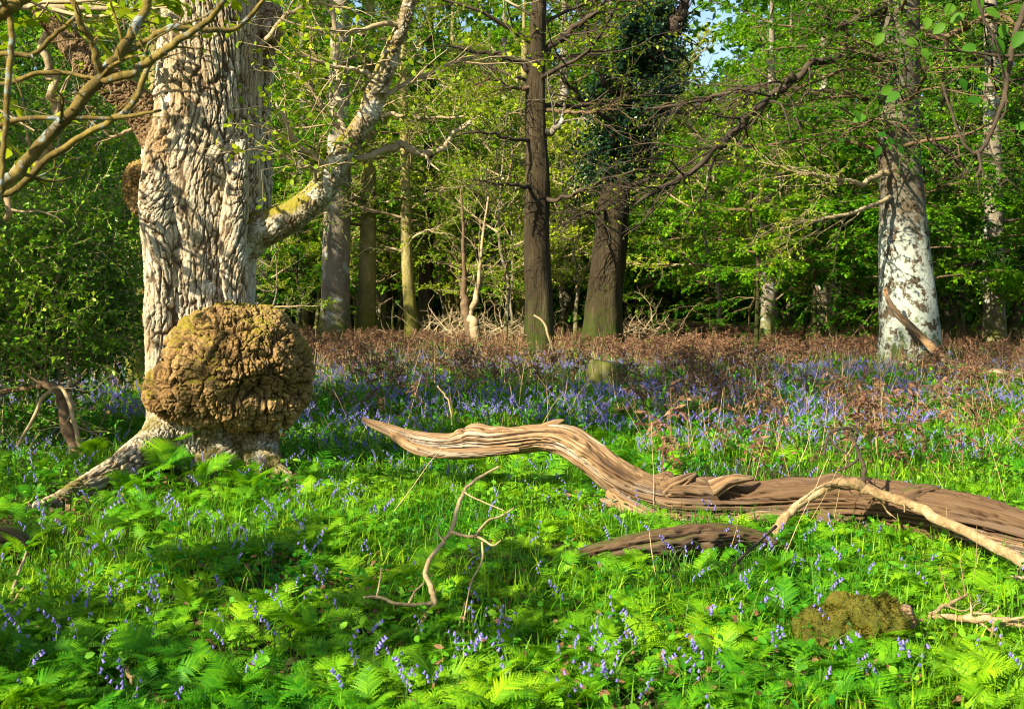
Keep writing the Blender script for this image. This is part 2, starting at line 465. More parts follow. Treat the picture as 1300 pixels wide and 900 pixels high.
M['dark_bark'] = bark_mat('dark_bark', (0.02, 0.014, 0.006), (0.052, 0.038, 0.018), (0.12, 0.092, 0.048), 5.0, 0.12, 1.0, moss=(0.035, 0.055, 0.006), moss_h=(-0.2, 2.0), bump_scale=3.5)
M['grey_bark'] = bark_mat('grey_bark', (0.11, 0.09, 0.06), (0.19, 0.16, 0.11), (0.30, 0.26, 0.19), 3.0, 0.4, 0.7, moss=(0.065, 0.08, 0.01), moss_h=(0.0, 1.8), lichen=0.25, lichen_scale=2.0, lichen_col=(0.36, 0.38, 0.33), bump_scale=1.4)
M['mossy_bark'] = bark_mat('mossy_bark', (0.11, 0.085, 0.03), (0.23, 0.19, 0.065), (0.38, 0.32, 0.13), 3.0, 0.4, 0.8, moss=(0.085, 0.095, 0.01), moss_h=(0.2, 3.0), moss_all=0.1, bump_scale=1.4)
M['log'] = wood_mat('weathered_log', (0.09, 0.045, 0.018), (0.24, 0.14, 0.06), (0.42, 0.29, 0.155), (0.33, 0.28, 0.21))
M['fallen'] = wood_mat('fallen_trunk_wood', (0.08, 0.04, 0.016), (0.24, 0.145, 0.066), (0.54, 0.41, 0.25), (0.38, 0.33, 0.26), damp=(1.7, 3.1))
M['rotten'] = wood_mat('rotten_log', (0.05, 0.028, 0.014), (0.12, 0.07, 0.035), (0.22, 0.13, 0.06), (0.14, 0.10, 0.06), moss=(0.07, 0.08, 0.012))
M['moss'] = bark_mat('moss_cushion', (0.05, 0.06, 0.008), (0.11, 0.11, 0.012), (0.2, 0.13, 0.03), 8, 1.0, 1.0, bump_scale=1.0)
M['moss_tuft'] = leaf_mat('moss_tuft', (0.05, 0.08, 0.006), (0.12, 0.13, 0.008), (0.24, 0.15, 0.02), 0.25, patch=7.0)
M['cut_wood'] = bark_mat('cut_wood', (0.2, 0.12, 0.05), (0.36, 0.24, 0.11), (0.5, 0.37, 0.2), 14, 1.0, 0.6)

def ground_mat():
    m, nt, N, L = new_mat('forest_floor')
    g = node(nt, 'ShaderNodeNewGeometry'); pos = g.outputs['Position']
    n1 = noise_n(nt, pos, 0.5, 5, 0.6); n2 = noise_n(nt, pos, 7.0, 6, 0.7); n3 = noise_n(nt, pos, 34.0, 4, 0.7)
    col = ramp(nt, n2, [(0.32, (0.022, 0.016, 0.009)), (0.5, (0.06, 0.042, 0.02)), (0.68, (0.12, 0.08, 0.038))])
    col = mixc(nt, maprange(nt, n1, 0.35, 0.6, 0.75, 0.2), col, (0.025, 0.055, 0.009))
    col = mixc(nt, maprange(nt, n3, 0.56, 0.72, 0, 0.5), col, (0.16, 0.10, 0.045))
    b = node(nt, 'ShaderNodeBsdfPrincipled'); b.inputs['Roughness'].default_value = 0.95; b.inputs['Specular IOR Level'].default_value = 0.1
    L.new(col, b.inputs['Base Color'])
    bp = node(nt, 'ShaderNodeBump'); bp.inputs['Strength'].default_value = 0.8; bp.inputs['Distance'].default_value = 0.05
    L.new(n2, bp.inputs['Height']); L.new(bp.outputs[0], b.inputs['Normal'])
    o = node(nt, 'ShaderNodeOutputMaterial'); L.new(b.outputs[0], o.inputs[0])
    return m
M['ground'] = ground_mat()

# ------------------------------------------------------------------ ground
def axis(lo, hi, fine, step, growth=1.18):
    a = list(np.arange(fine[0], fine[1] + 1e-6, step))
    s = step
    while a[-1] < hi: s *= growth; a.append(a[-1] + s)
    s = step; b = []
    x = fine[0]
    while x > lo: s *= growth; x -= s; b.append(x)
    return np.array(b[::-1] + a)
gx, gy = axis(-400, 400, (-9, 9), 0.12), axis(-300, 700, (2, 20), 0.12)
X, Yg = np.meshgrid(gx, gy, indexing='ij')
Z = height(X.ravel(), Yg.ravel())
nx, ny = X.shape
i = np.arange(nx - 1)[:, None] * ny + np.arange(ny - 1)[None]
mb = MB().add(np.stack([X.ravel(), Yg.ravel(), Z], 1), np.stack([i, i + ny, i + ny + 1, i + 1], -1).reshape(-1, 4))
tag(link('ground', mb.mesh('ground', M['ground'])), kind='structure')


# ------------------------------------------------------------------ crowns
def crown_parts(r, z0, z1, n1, len_lo, len_hi, rise0, rise1, n2, n3, nleaf, leaf, width, droop=0.03, flat=0.8,
                trunk=lambda z: np.zeros((len(z), 2)), az=None, tw=1.0, tilt=0.45, six=False, bare=0.0, start_t=0.15):
    """limbs at heights z0..z1 -> side boughs -> twigs -> leaves. returns wood MB, leaf MB, twig points"""
    z = z0 + (z1 - z0) * (np.arange(n1) + r.random(n1)) / n1
    a = az if az is not None else np.arange(n1) * 2.4 + r.random(n1) * 0.9
    f = (z - z0) / max(z1 - z0, 0.01)
    el = rise0 + (rise1 - rise0) * f + r.normal(size=n1) * 0.12
    d = np.stack([np.cos(a) * np.cos(el), np.sin(a) * np.cos(el), np.sin(el)], 1)
    ln = (len_lo + (len_hi - len_lo) * f) * r.uniform(0.75, 1.15, n1)
    st = np.column_stack([trunk(z), z])
    L1 = grow(st, d, ln, 9, 0.13, droop, r)
    p2, d2, t2 = offshoots(L1, n2, start_t, 1.0, 0.5, 1.1, flat, r, 0.05)
    l2 = np.repeat(ln, n2) * (0.55 - 0.32 * t2) * r.uniform(0.7, 1.3, len(t2))
    L2 = grow(p2, d2, l2, 6, 0.16, droop, r)
    p3, d3, t3 = offshoots(L2, n3, 0.1, 1.0, 0.5, 1.2, flat, r, 0.0)
    l3 = np.clip(np.repeat(l2, n3) * (0.6 - 0.3 * t3), 0.15, 1.2) * r.uniform(0.6, 1.3, len(t3))
    L3 = grow(p3, d3, l3, 4, 0.2, droop * 1.5, r)
    wood, lv = MB(), MB()
    rr = ln * 0.014 * tw
    wood.add(*tubes(L1, rr, rr * 0.25, 6))
    r2 = np.repeat(rr, n2) * 0.42 * (1 - 0.5 * t2)
    wood.add(*tubes(L2, r2, r2 * 0.3, 4))
    r3 = np.clip(np.repeat(r2, n3) * 0.5, 0.004 * tw, 0.02)
    wood.add(*tubes(L3, r3, r3 * 0.4, 3))
    keep = r.random(len(L3)) >= bare
    S = L3[keep]
    pl, dl, tl = offshoots(S, nleaf, 0.05, 1.05, 0.5, 1.1, 1.0, r, 0.0)
    v, q = leafquads(pl, dl, leaf * r.uniform(0.7, 1.25, len(pl)), width * r.uniform(0.7, 1.2, len(pl)), tilt, r, six)
    lv.add(v, q)
    return wood, lv

def trunk_mb(path, radii, nlen=60, nseg=28, seed=0, flute=0.10, rough=0.05, flare=0.0):
    def disp(s, th, rr):
        z0 = np.zeros(s.size)
        c = np.stack([np.cos(th).ravel() * 1.4, np.sin(th).ravel() * 1.4, s.ravel() * 0.5 + seed * 7.3], 1)
        n = (fbm(c, 3, seed) - 0.5) * 2 * flute
        c2 = np.stack([np.cos(th).ravel() * 7, np.sin(th).ravel() * 7, s.ravel() * 1.3 + seed], 1)
        n += (fbm(c2, 3, seed + 5) - 0.5) * 2 * rough
        d = n.reshape(s.shape) * rr
        if flare:
            lob = 0.55 + 0.45 * np.cos(th * 5 + seed) * np.cos(th * 2 + 1.3 * seed)
            d = d + flare * rr * lob * np.exp(-s / 0.45)
        return d
    v, q, t, al, an = sweep(path, radii, nlen, nseg, disp)
    return MB().add(v, q, t)

protos = {}
def proto(key, trunkpath, trunkr, bark, twig, leafm, seed, **kw):
    r = np.random.default_rng(seed)
    wood, lv = crown_parts(r, **kw)
    protos[key] = dict(trunk=trunk_mb(trunkpath, trunkr, 50, 20, seed, flare=0.5).mesh('trunk', M[bark]) if trunkpath is not None else None,
                       branches=wood.mesh('branches', M[twig]), crown=lv.mesh('crown', M[leafm]), bark=bark)

SP0 = [(0, 0, -0.3), (0.05, 0, 2), (-0.05, 0.08, 6), (0.1, 0.0, 10), (0.0, 0.0, 17)]
SR0 = [0.50, 0.40, 0.33, 0.25, 0.05]
proto('beech_a', SP0, SR0, 'grey_bark', 'twig_brown', 'beech_leaf', 21, z0=2.6, z1=15, n1=24, len_lo=5.6, len_hi=2.6, rise0=0.12, rise1=0.6, n2=8, n3=8, nleaf=17, leaf=0.14, width=0.09, droop=0.035, flat=0.9, tilt=0.4)
proto('beech_b', SP0, [x * 0.85 for x in SR0], 'grey_bark', 'twig_brown', 'beech_leaf', 22, z0=3.4, z1=15, n1=21, len_lo=6.2, len_hi=2.6, rise0=0.05, rise1=0.6, n2=8, n3=8, nleaf=17, leaf=0.14, width=0.09, droop=0.05, flat=0.9, tilt=0.4)
proto('oak_a', SP0, [x * 1.1 for x in SR0], 'mossy_bark', 'twig_pale', 'oak_leaf', 23, z0=2.4, z1=14, n1=20, len_lo=5.2, len_hi=3.2, rise0=0.2, rise1=0.7, n2=8, n3=7, nleaf=14, leaf=0.115, width=0.075, droop=0.0, flat=0.4, tilt=0.7, tw=1.15)
proto('beech_high', None, None, 'grey_bark', 'twig_brown', 'beech_leaf', 27, z0=4.3, z1=16, n1=19, len_lo=5.0, len_hi=2.8, rise0=0.1, rise1=0.6, n2=8, n3=8, nleaf=16, leaf=0.14, width=0.09, droop=0.04, flat=0.9, tilt=0.4)
proto('oak_high', None, None, 'mossy_bark', 'twig_pale', 'oak_leaf', 28, z0=3.6, z1=15, n1=17, len_lo=4.6, len_hi=3.0, rise0=0.15, rise1=0.7, n2=8, n3=7, nleaf=13, leaf=0.115, width=0.075, droop=0.0, flat=0.4, tilt=0.7, tw=1.15)
proto('dark_a', SP0, SR0, 'dark_bark', 'twig_dark', 'dark_leaf', 24, z0=2.2, z1=15, n1=24, len_lo=5.4, len_hi=2.8, rise0=0.1, rise1=0.6, n2=8, n3=8, nleaf=17, leaf=0.15, width=0.10, droop=0.04, flat=0.8, tilt=0.5)
# young understorey trees: several thin stems, layered sprays
proto('sap_a', [(0, 0, -0.2), (0.12, 0.05, 0.7), (0.05, 0.0, 1.4), (0.22, 0.1, 2.2), (0.05, 0.2, 3.2), (0.2, 0.1, 5.6)], [0.06, 0.05, 0.045, 0.04, 0.03, 0.01], 'dark_bark', 'twig_brown', 'beech_leaf', 25, z0=1.5, z1=5.4, n1=15, len_lo=2.6, len_hi=1.2, rise0=0.1, rise1=0.5, n2=7, n3=7, nleaf=16, leaf=0.11, width=0.065, droop=0.05, flat=0.95, tilt=0.3)
proto('sap_b', [(0, 0, -0.2), (-0.15, 0.05, 0.9), (-0.05, 0.1, 1.7), (0.2, -0.1, 3.0), (0.0, 0.1, 6.4)], [0.065, 0.055, 0.05, 0.035, 0.01], 'grey_bark', 'twig_pale', 'oak_leaf', 26, z0=1.3, z1=6.2, n1=15, len_lo=2.4, len_hi=1.5, rise0=0.25, rise1=0.7, n2=7, n3=7, nleaf=12, leaf=0.095, width=0.055, droop=0.0, flat=0.5, tilt=0.6, tw=1.2, bare=0.15)

def plant(key, name, loc, label, cat, group, rz=0.0, s=1.0, sz=None, trunk=None, tb=None):
    pr = protos[key]
    t = root(name, loc, label, cat, group, rz, s)
    if sz: t.scale = (s, s, sz)
    tr = trunk if trunk is not None else pr['trunk']
    if tr is not None: link('trunk', tr, t)
    link('branches', pr['branches'], t); link('crown', pr['crown'], t)
    return t

def tree_from_pixels(name, label, rows, Y, bark, crownkey=None, crownkw=None, seed=1, twig='twig_brown', leafm='beech_leaf', flare=0.35, cat='tree', group=None, nlen=90, nseg=40, crown_s=1.0, crot=0.0, flute=0.1):
    """rows: (px, py, half-width px[, Y]); the first row is the foot"""
    pts = [P(r_[0], r_[1], r_[3] if len(r_) > 3 else Y) for r_ in rows]
    rad = [r_[2] * (r_[3] if len(r_) > 3 else Y) / FPX for r_ in rows]
    base = np.array([pts[0][0], pts[0][1], hz1(pts[0][0], pts[0][1])])
    rel = [p - base for p in pts]
    rel[0][2] = -0.25
    t = root(name, base, label, cat, group)
    link('trunk', trunk_mb(rel, rad, nlen, nseg, seed, flare=flare, flute=flute).mesh('trunk', M[bark]), t)
    if crownkey:
        o = link('branches', protos[crownkey]['branches'], t); c = link('crown', protos[crownkey]['crown'], t)
        for x in (o, c):
            x.scale = (crown_s,) * 3; x.rotation_euler = (0, 0, crot)
    if crownkw is not None:
        zz = np.array([p[2] for p in rel]); xx = np.array([p[0] for p in rel]); yy = np.array([p[1] for p in rel])
        tf = lambda z: np.column_stack([np.interp(z, zz, xx), np.interp(z, zz, yy)])
        w, l = crown_parts(np.random.default_rng(seed + 90), trunk=tf, **crownkw)
        link('branches', w.mesh('branches', M[twig]), t); link('crown', l.mesh('crown', M[leafm]), t)
    return t, rel, rad

def path_px(rows, base=None):
    pts = np.array([P(a, b, c) for a, b, c, _ in rows]); rad = np.array([d * c / FPX for a, b, c, d in rows])
    return (pts - base if base is not None else pts), rad

def stick_mb(rows, n=60, seg=8, seed=0, wob=0.15, knob=0.12, base=None):
    pts, rad = path_px(rows, base)
    def disp(s, th, rr):
        c = np.stack([np.cos(th).ravel(), np.sin(th).ravel(), s.ravel() * 9 + seed * 3.7], 1)
        return (fbm(c, 2, seed) - 0.5).reshape(s.shape) * 2 * knob * rr
    pr = catmull(pts, max(len(pts) * 4, 8))
    rr = np.interp(np.linspace(0, 1, len(pr)), np.linspace(0, 1, len(rad)), rad)
    g = np.random.default_rng(seed)
    pr[1:-1] += g.normal(size=(len(pr) - 2, 3)) * rr[1:-1, None] * wob
    v, q, t, al, an = sweep(pr, rr, n, seg, disp)
    return MB().add(v, q, t), pr, rr

def add_twigs(mb, pr, rr, r, n=6, ln=(0.2, 0.5), a=(0.4, 1.0), sub=3, tr=0.35, wander=0.18, flat=0.3, grav=0.0, t0=0.25, minr=0.0015):
    """side twigs and their sub twigs along a branch; returns the twig tubes for leaves"""
    pts = pr[None]
    p, d, t = offshoots(pts, n, t0, 1.0, a[0], a[1], flat, r)
    L2 = grow(p, d, r.uniform(*ln, len(p)), 7, wander, grav, r)
    r2 = np.maximum(np.interp(t, np.linspace(0, 1, len(rr)), rr) * tr, minr)
    mb.add(*tubes(L2, r2, r2 * 0.3, 5))
    out = [L2]
    if sub:
        p3, d3, t3 = offshoots(L2, sub, 0.2, 1.0, 0.4, 1.0, flat, r)
        L3 = grow(p3, d3, r.uniform(ln[0] * 0.4, ln[1] * 0.5, len(p3)), 5, wander, grav, r)
        r3 = np.maximum(np.repeat(r2, sub) * 0.5, minr * 0.7)
        mb.add(*tubes(L3, r3, r3 * 0.35, 3))
        out.append(L3)
    return out

# ------------------------------------------------------------------ the oak with the burr
YO = 10.1
def remesh(chains, voxel, balls=()):
    """one closed skin round several tapering tubes"""
    mb = MB()
    for pts, rad in chains:
        v, q, t, _, _ = sweep(pts, rad, max(24, len(pts) * 8), 24)
        mb.add(v, q, t)
    for c, (rx, ry, rz_) in balls:
        n, k = 14, 24
        th = np.linspace(0.001, math.pi - 0.001, n)[:, None]; ph = (np.arange(k) * 2 * math.pi / k)[None]
        v = np.stack([c[0] + rx * np.sin(th) * np.cos(ph), c[1] + ry * np.sin(th) * np.sin(ph), c[2] + rz_ * np.cos(th) + 0 * ph], -1).reshape(-1, 3)
        ii = np.arange(n - 1)[:, None] * k; jj = np.arange(k)[None]; j2 = (jj + 1) % k
        q = np.stack([ii + jj, ii + k + jj, ii + k + j2, ii + j2], -1).reshape(-1, 4)
        t = np.vstack([np.stack([np.zeros(k - 2, int), np.arange(1, k - 1), np.arange(2, k)], 1), (n - 1) * k + np.stack([np.zeros(k - 2, int), np.arange(2, k), np.arange(1, k - 1)], 1)])
        mb.add(v, q, t)
    o = bpy.data.objects.new('skin', mb.mesh('skin', M['oak_bark'])); COL.objects.link(o)
    md = o.modifiers.new('r', 'REMESH'); md.mode = 'VOXEL'; md.voxel_size = voxel
    sm = o.modifiers.new('s', 'SMOOTH'); sm.factor = 0.5; sm.iterations = 14
    dg = bpy.context.evaluated_depsgraph_get(); ev = o.evaluated_get(dg); me = ev.to_mesh()
    n = len(me.vertices)
    v = np.empty(n * 3); me.vertices.foreach_get('co', v); v = v.reshape(-1, 3)
    nr = np.empty(n * 3); me.vertex_normals.foreach_get('vector', nr); nr = nr.reshape(-1, 3)
    lt = np.empty(len(me.polygons), np.int32); me.polygons.foreach_get('loop_total', lt)
    li = np.empty(len(me.loops), np.int32); me.loops.foreach_get('vertex_index', li)
    ev.to_mesh_clear(); mesh = o.data; bpy.data.objects.remove(o); bpy.data.meshes.remove(mesh)
    st = np.concatenate([[0], np.cumsum(lt)[:-1]])
    q = li[(st[lt == 4][:, None] + np.arange(4))]; t = li[(st[lt == 3][:, None] + np.arange(3))]
    return v, nr, q, t

def grain_axis(v, chains):
    """local grain direction: that of the nearest tube, blended"""
    acc = np.zeros_like(v)
    for pts, rad in chains:
        pr = catmull(np.hstack([np.asarray(pts, float), np.asarray(rad, float)[:, None]]), 30)
        tan = unit(np.gradient(pr[:, :3], axis=0))
        for k in range(len(pr)):
            d = np.linalg.norm(v - pr[k, :3], axis=1) / max(pr[k, 3], 0.03)
            w = 1.0 / (d ** 6 + 1e-3)
            tt = tan[k] if tan[k][2] > -0.2 else -tan[k]
            acc += w[:, None] * tt
    return unit(acc)

oak_base = np.array([*P(268, 600, YO)[:2], 0.0]); oak_base[2] = hz1(*oak_base[:2])
def oc(rows):
    return path_px([(a, b, c, d) for a, b, c, d in rows], oak_base)
main_rows = [(270, 640, YO, 84), (268, 605, YO, 78), (265, 575, YO, 70), (257, 535, YO, 68), (252, 470, YO, 63), (255, 400, YO, 64), (256, 340, YO, 66), (258, 300, YO, 68),
             (258, 255, YO, 73), (258, 205, YO, 75), (262, 165, YO, 71), (265, 110, YO, 65), (267, 60, YO, 63), (268, 0, YO, 63), (268, -120, YO, 60), (268, -280, YO, 52)]
rl_rows = [(288, 322, 10.0, 32), (318, 298, 9.95, 25), (345, 287, 9.9, 20), (375, 271, 9.85, 17), (402, 249, 9.8, 16.5), (424, 218, 9.75, 15.5), (436, 192, 9.72, 15), (452, 172, 9.7, 13), (468, 146, 9.65, 11), (476, 120, 9.62, 10.5),
           (488, 92, 9.6, 9.5), (500, 58, 9.55, 8.5), (512, 30, 9.5, 8), (520, 0, 9.5, 7.5), (538, -70, 9.4, 6)]
ll_rows = [(232, 215, 9.95, 42), (200, 165, 9.95, 27), (172, 132, 9.9, 21), (140, 104, 9.85, 20), (108, 78, 9.8, 18), (78, 42, 9.8, 17), (52, 8, 9.75, 15), (20, -50, 9.7, 13)]
root_rows = [(232, 535, 10.0, 44), (205, 562, 9.7, 32), (175, 584, 9.3, 25), (140, 606, 8.85, 20), (105, 624, 8.45, 16), (75, 637, 8.15, 11), (50, 644, 7.95, 7), (25, 652, 7.75, 4)]
root2 = [(322, 550, 9.95, 30), (332, 580, 9.8, 24), (350, 602, 9.5, 14), (385, 622, 9.1, 7)]
root3 = [(285, 580, 9.8, 30), (262, 606, 9.5, 22), (238, 634, 8.9, 9)]
root4 = [(240, 570, 10.3, 40), (170, 595, 10.9, 16), (120, 590, 11.6, 8)]
ridge = [(318, 300, 10.35, 22), (326, 230, 10.4, 20), (324, 140, 10.4, 20), (332, 70, 10.35, 18), (340, 30, 10.3, 22), (345, 5, 10.3, 14)]
flute1 = [(212, 520, 9.75, 20), (206, 430, 9.72, 20), (206, 330, 9.7, 22), (200, 260, 9.68, 24), (205, 200, 9.72, 18)]
flute2 = [(300, 400, 9.75, 14), (296, 320, 9.7, 17), (300, 250, 9.68, 15), (306, 180, 9.72, 12)]
chains = [oc(c) for c in (main_rows, root_rows, root2, root3, root4, ridge, flute1, flute2)]
lchain, rchain = oc(ll_rows), oc(rl_rows)
balls = []
for (a, b, c, d, e) in [(280, 205, 9.7, 20, 26), (252, 226, 9.7, 12, 16), (266, 128, 9.8, 10, 7), (345, 38, 10.1, 14, 16), (318, 215, 9.8, 14, 30)]:
    balls.append((P(a, b, c) - oak_base, (d * c / FPX, d * c / FPX * 0.9, e * c / FPX)))

def bark_skin(v, nr, ax, freq, stretch, amp, seed, lump=0.03):
    along = (v * ax).sum(1, keepdims=True)
    wob = np.stack([fbm(v * np.array([2.6, 2.6, 1.6]), 3, seed + k) for k in (1, 2, 3)], 1) - 0.5
    w1 = wob * 0.05 + (np.stack([vnoise(v * 24, seed + k) for k in (11, 12, 13)], 1) - 0.5) * 0.018
    w1 = w1 - ax * (w1 * ax).sum(1, keepdims=True) * 0.85
    q = v - ax * along * (1 - stretch) + w1
    f1, f2 = voro(q * freq, seed)
    plate = sstep(0.03, 0.17, f2 - f1)
    q2 = v - ax * along * (1 - stretch * 0.7) + w1 * 0.9
    g1, g2 = voro(q2 * freq * 1.9 + 5, seed + 3)
    fine = sstep(0.0, 0.16, g2 - g1)
    low = fbm(v * 2.3, 3, seed + 8) - 0.5
    soft = sstep(0.42, 0.62, fbm(v * np.array([1.6, 1.6, 0.9]), 2, seed + 40))
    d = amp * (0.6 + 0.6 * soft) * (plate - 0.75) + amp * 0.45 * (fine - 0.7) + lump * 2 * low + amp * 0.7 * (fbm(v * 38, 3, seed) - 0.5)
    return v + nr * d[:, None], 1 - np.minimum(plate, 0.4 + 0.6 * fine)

oak = root('gnarled_oak', oak_base, 'massive old oak with a huge round burr low on its pale cracked trunk', 'oak tree')
v, nr, q, t = remesh(chains, 0.0075, balls)
ax = grain_axis(v, chains)
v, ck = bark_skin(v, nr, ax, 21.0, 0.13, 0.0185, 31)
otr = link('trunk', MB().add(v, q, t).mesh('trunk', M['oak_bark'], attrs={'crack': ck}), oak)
for nm, ch, sd, lab in (('limb', lchain, 41, 'brown bare limb rising to the left'), ('limb', rchain, 43, 'mossy whitish limb curving up to the right')):
    v, nr, q, t = remesh([ch], 0.0085)
    ax = grain_axis(v, [ch])
    v, ck = bark_skin(v, nr, ax, 20.0, 0.35, 0.014, sd, 0.035)
    o = link(nm, MB().add(v, q, t).mesh('limb', M['limb_bark'] if sd == 43 else M['limb_brown'], attrs={'crack': ck}), oak)
    o['label'] = lab
    limbs = globals().setdefault('limbs', {}); limbs[sd] = o
# the burr
bc = P(295, 468, 9.72) - oak_base
u = 9.7 / FPX
bb = [(P(300, 466, 9.72) - oak_base, (90 * u, 84 * u, 78 * u)), (P(252, 490, 9.68) - oak_base, (54 * u, 66 * u, 50 * u)), (P(224, 500, 9.7) - oak_base, (38 * u, 50 * u, 34 * u)), (P(342, 496, 9.72) - oak_base, (52 * u, 56 * u, 46 * u)),
      (P(332, 436, 9.75) - oak_base, (44 * u, 56 * u, 46 * u)), (P(286, 430, 9.62) - oak_base, (44 * u, 56 * u, 40 * u)), (P(270, 512, 9.62) - oak_base, (52 * u, 50 * u, 28 * u)), (P(360, 472, 9.75) - oak_base, (36 * u, 50 * u, 46 * u))]
v, nr, q, t = remesh([], 0.008, bb)
wob = np.stack([fbm(v * 4.0, 3, 60 + k) for k in (1, 2, 3)], 1) - 0.5
w = v + wob * 0.10
w += (np.stack([vnoise(v * 22, 60 + k) for k in (11, 12, 13)], 1) - 0.5) * 0.03
f1, f2 = voro(w * np.array([14.0, 14.0, 8.0]), 71); plate = sstep(0.02, 0.10, f2 - f1)
g1, g2 = voro(w * 33.0, 75); fine = sstep(0.0, 0.3, g2 - g1)
h1, h2 = voro(w * 4.2, 79)
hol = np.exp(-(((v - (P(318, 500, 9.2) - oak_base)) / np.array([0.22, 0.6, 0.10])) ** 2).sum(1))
hp = sstep(0.0, 0.16, h2 - h1)
d = 0.032 * (plate - 0.7) + 0.013 * (fine - 0.6) + 0.034 * (hp - 0.8) + 0.02 * (0.45 - h1) + 0.016 * sstep(.44, .56, vnoise(w * np.array([14., 14., 7.]), 70)) + 0.11 * (fbm(v * 2.6, 2, 77) - 0.5) + 0.05 * (fbm(v * 9, 3, 78) - 0.5) - 0.12 * hol
v = v + nr * d[:, None]
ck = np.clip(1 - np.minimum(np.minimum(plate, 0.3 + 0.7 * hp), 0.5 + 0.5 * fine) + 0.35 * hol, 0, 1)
o = link('burr', MB().add(v, q, t).mesh('burr', M['burl'], attrs={'crack': ck}), oak); o['label'] = 'huge round cracked burr bulging from the trunk'
v, nr, q, t = remesh([], 0.009, [(P(172, 237, 10.05) - oak_base, (16 * u, 22 * u, 33 * u)), (P(182, 222, 10.0) - oak_base, (14 * u, 20 * u, 22 * u)), (P(180, 256, 10.0) - oak_base, (15 * u, 20 * u, 20 * u))])
f1, f2 = voro(v * 28.0, 81); pl = sstep(0.0, 0.3, f2 - f1)
v = v + nr * (0.02 * (pl - 0.6) + 0.03 * (fbm(v * 9, 2, 82) - 0.5))[:, None]
o = link('burr', MB().add(v, q, t).mesh('burr', M['burl'], attrs={'crack': (1 - pl) * 0.7}), oak); o['label'] = 'small brown burr on the left edge of the trunk'

# bare branches and fresh leaf sprays of the oak
ro = np.random.default_rng(5)
lf = MB()
def oak_branch(rows, mat, n, ln, sub=3, leaves=0, seed=0, label=None, leafsz=0.055, name='branch', wob=0.5, on=None):
    mb, pr, rr = stick_mb(rows, 50, 7, seed, wob=wob, base=oak_base)
    tw = add_twigs(mb, pr, rr, ro, n, ln, sub=sub, tr=0.5, minr=0.0028)
    if leaves:
        S = tw[-1] if sub else tw[0]
        K = S.shape[1]
        pick = ro.random(len(S)) < 0.7
        pl, dl, tl = offshoots(S[pick], leaves, 0.5, 1.05, 0.4, 1.2, 0.3, ro)
        v_, q_ = leafquads(pl, dl, leafsz * ro.uniform(0.6, 1.3, len(pl)), leafsz * 0.6, 0.8, ro, True)
        lf.add(v_, q_)
    o = link(name, mb.mesh(name, M[mat]), on or oak)
    if label: o['label'] = label
oak_branch([(436, 210, 9.75, 5), (470, 196, 9.8, 4), (505, 186, 9.9, 5), (522, 190, 9.9, 5), (538, 197, 9.9, 4.2), (560, 188, 9.95, 3.6), (575, 172, 10, 3), (598, 154, 10, 2)], 'twig_pale', 4, (0.1, 0.35), 2, seed=3, label='bleached dead side branch', on=limbs[43])
for k, (rows, n) in enumerate([
    ([(512, 30, 9.5, 4), (475, 32, 9.4, 3), (440, 42, 9.3, 2.5), (395, 36, 9.2, 1.8), (350, 22, 9.1, 1)], 9),
    ([(486, 104, 9.6, 4), (450, 88, 9.5, 3), (415, 82, 9.45, 2.4), (380, 66, 9.4, 1.5)], 8),
    ([(470, 140, 9.65, 4), (505, 112, 9.7, 3), (545, 92, 9.8, 2.4), (600, 72, 9.9, 1.5)], 8),
    ([(462, 150, 9.65, 3.5), (500, 145, 9.6, 2.6), (540, 150, 9.5, 2.0), (590, 148, 9.45, 1.2)], 7),
    ([(446, 175, 9.7, 4), (418, 150, 9.6, 3), (400, 118, 9.6, 2.2), (372, 92, 9.5, 1.4)], 9),
    ([(425, 215, 9.75, 4), (398, 200, 9.7, 3), (372, 172, 9.6, 2.4), (350, 130, 9.6, 1.6)], 9),
    ([(440, 190, 9.7, 4.5), (432, 140, 9.9, 4), (428, 80, 10.0, 3.4), (420, 0, 10.1, 3)], 8),
    ([(405, 246, 9.8, 3), (398, 215, 9.6, 2.4), (380, 210, 9.5, 2), (352, 190, 9.4, 1.2)], 6),
    ([(516, 20, 9.5, 4), (545, -10, 9.5, 3), (600, -20, 9.5, 2.4), (660, 10, 9.4, 1.4)], 8),
    ([(330, 60, 10, 4), (365, 20, 9.8, 3), (400, 5, 9.6, 2.2), (445, 12, 9.5, 1.4)], 8),
    ([(200, 150, 10, 3.5), (165, 165, 9.9, 2.4), (140, 172, 9.8, 1.8), (110, 150, 9.7, 1.2)], 5)]):
    oak_branch(rows, 'twig_pale', n, (0.25, 0.75), 4, 4, seed=10 + k, leafsz=0.06, on=limbs[43] if k < 9 else None)
# long dead branch hanging from the left limb
oak_branch([(95, 62, 9.8, 5), (66, 30, 9.8, 6.5), (61, 62, 9.8, 5.5), (66, 110, 9.8, 5.5), (71, 150, 9.8, 6), (66, 178, 9.8, 6.5), (48, 196, 9.8, 7), (22, 212, 9.8, 6.5), (5, 240, 9.75, 5), (8, 278, 9.7, 4)], 'twig_pale', 6, (0.15, 0.5), 2, seed=30, label='dead pale branch hanging down at the left', wob=0.9, on=limbs[41])
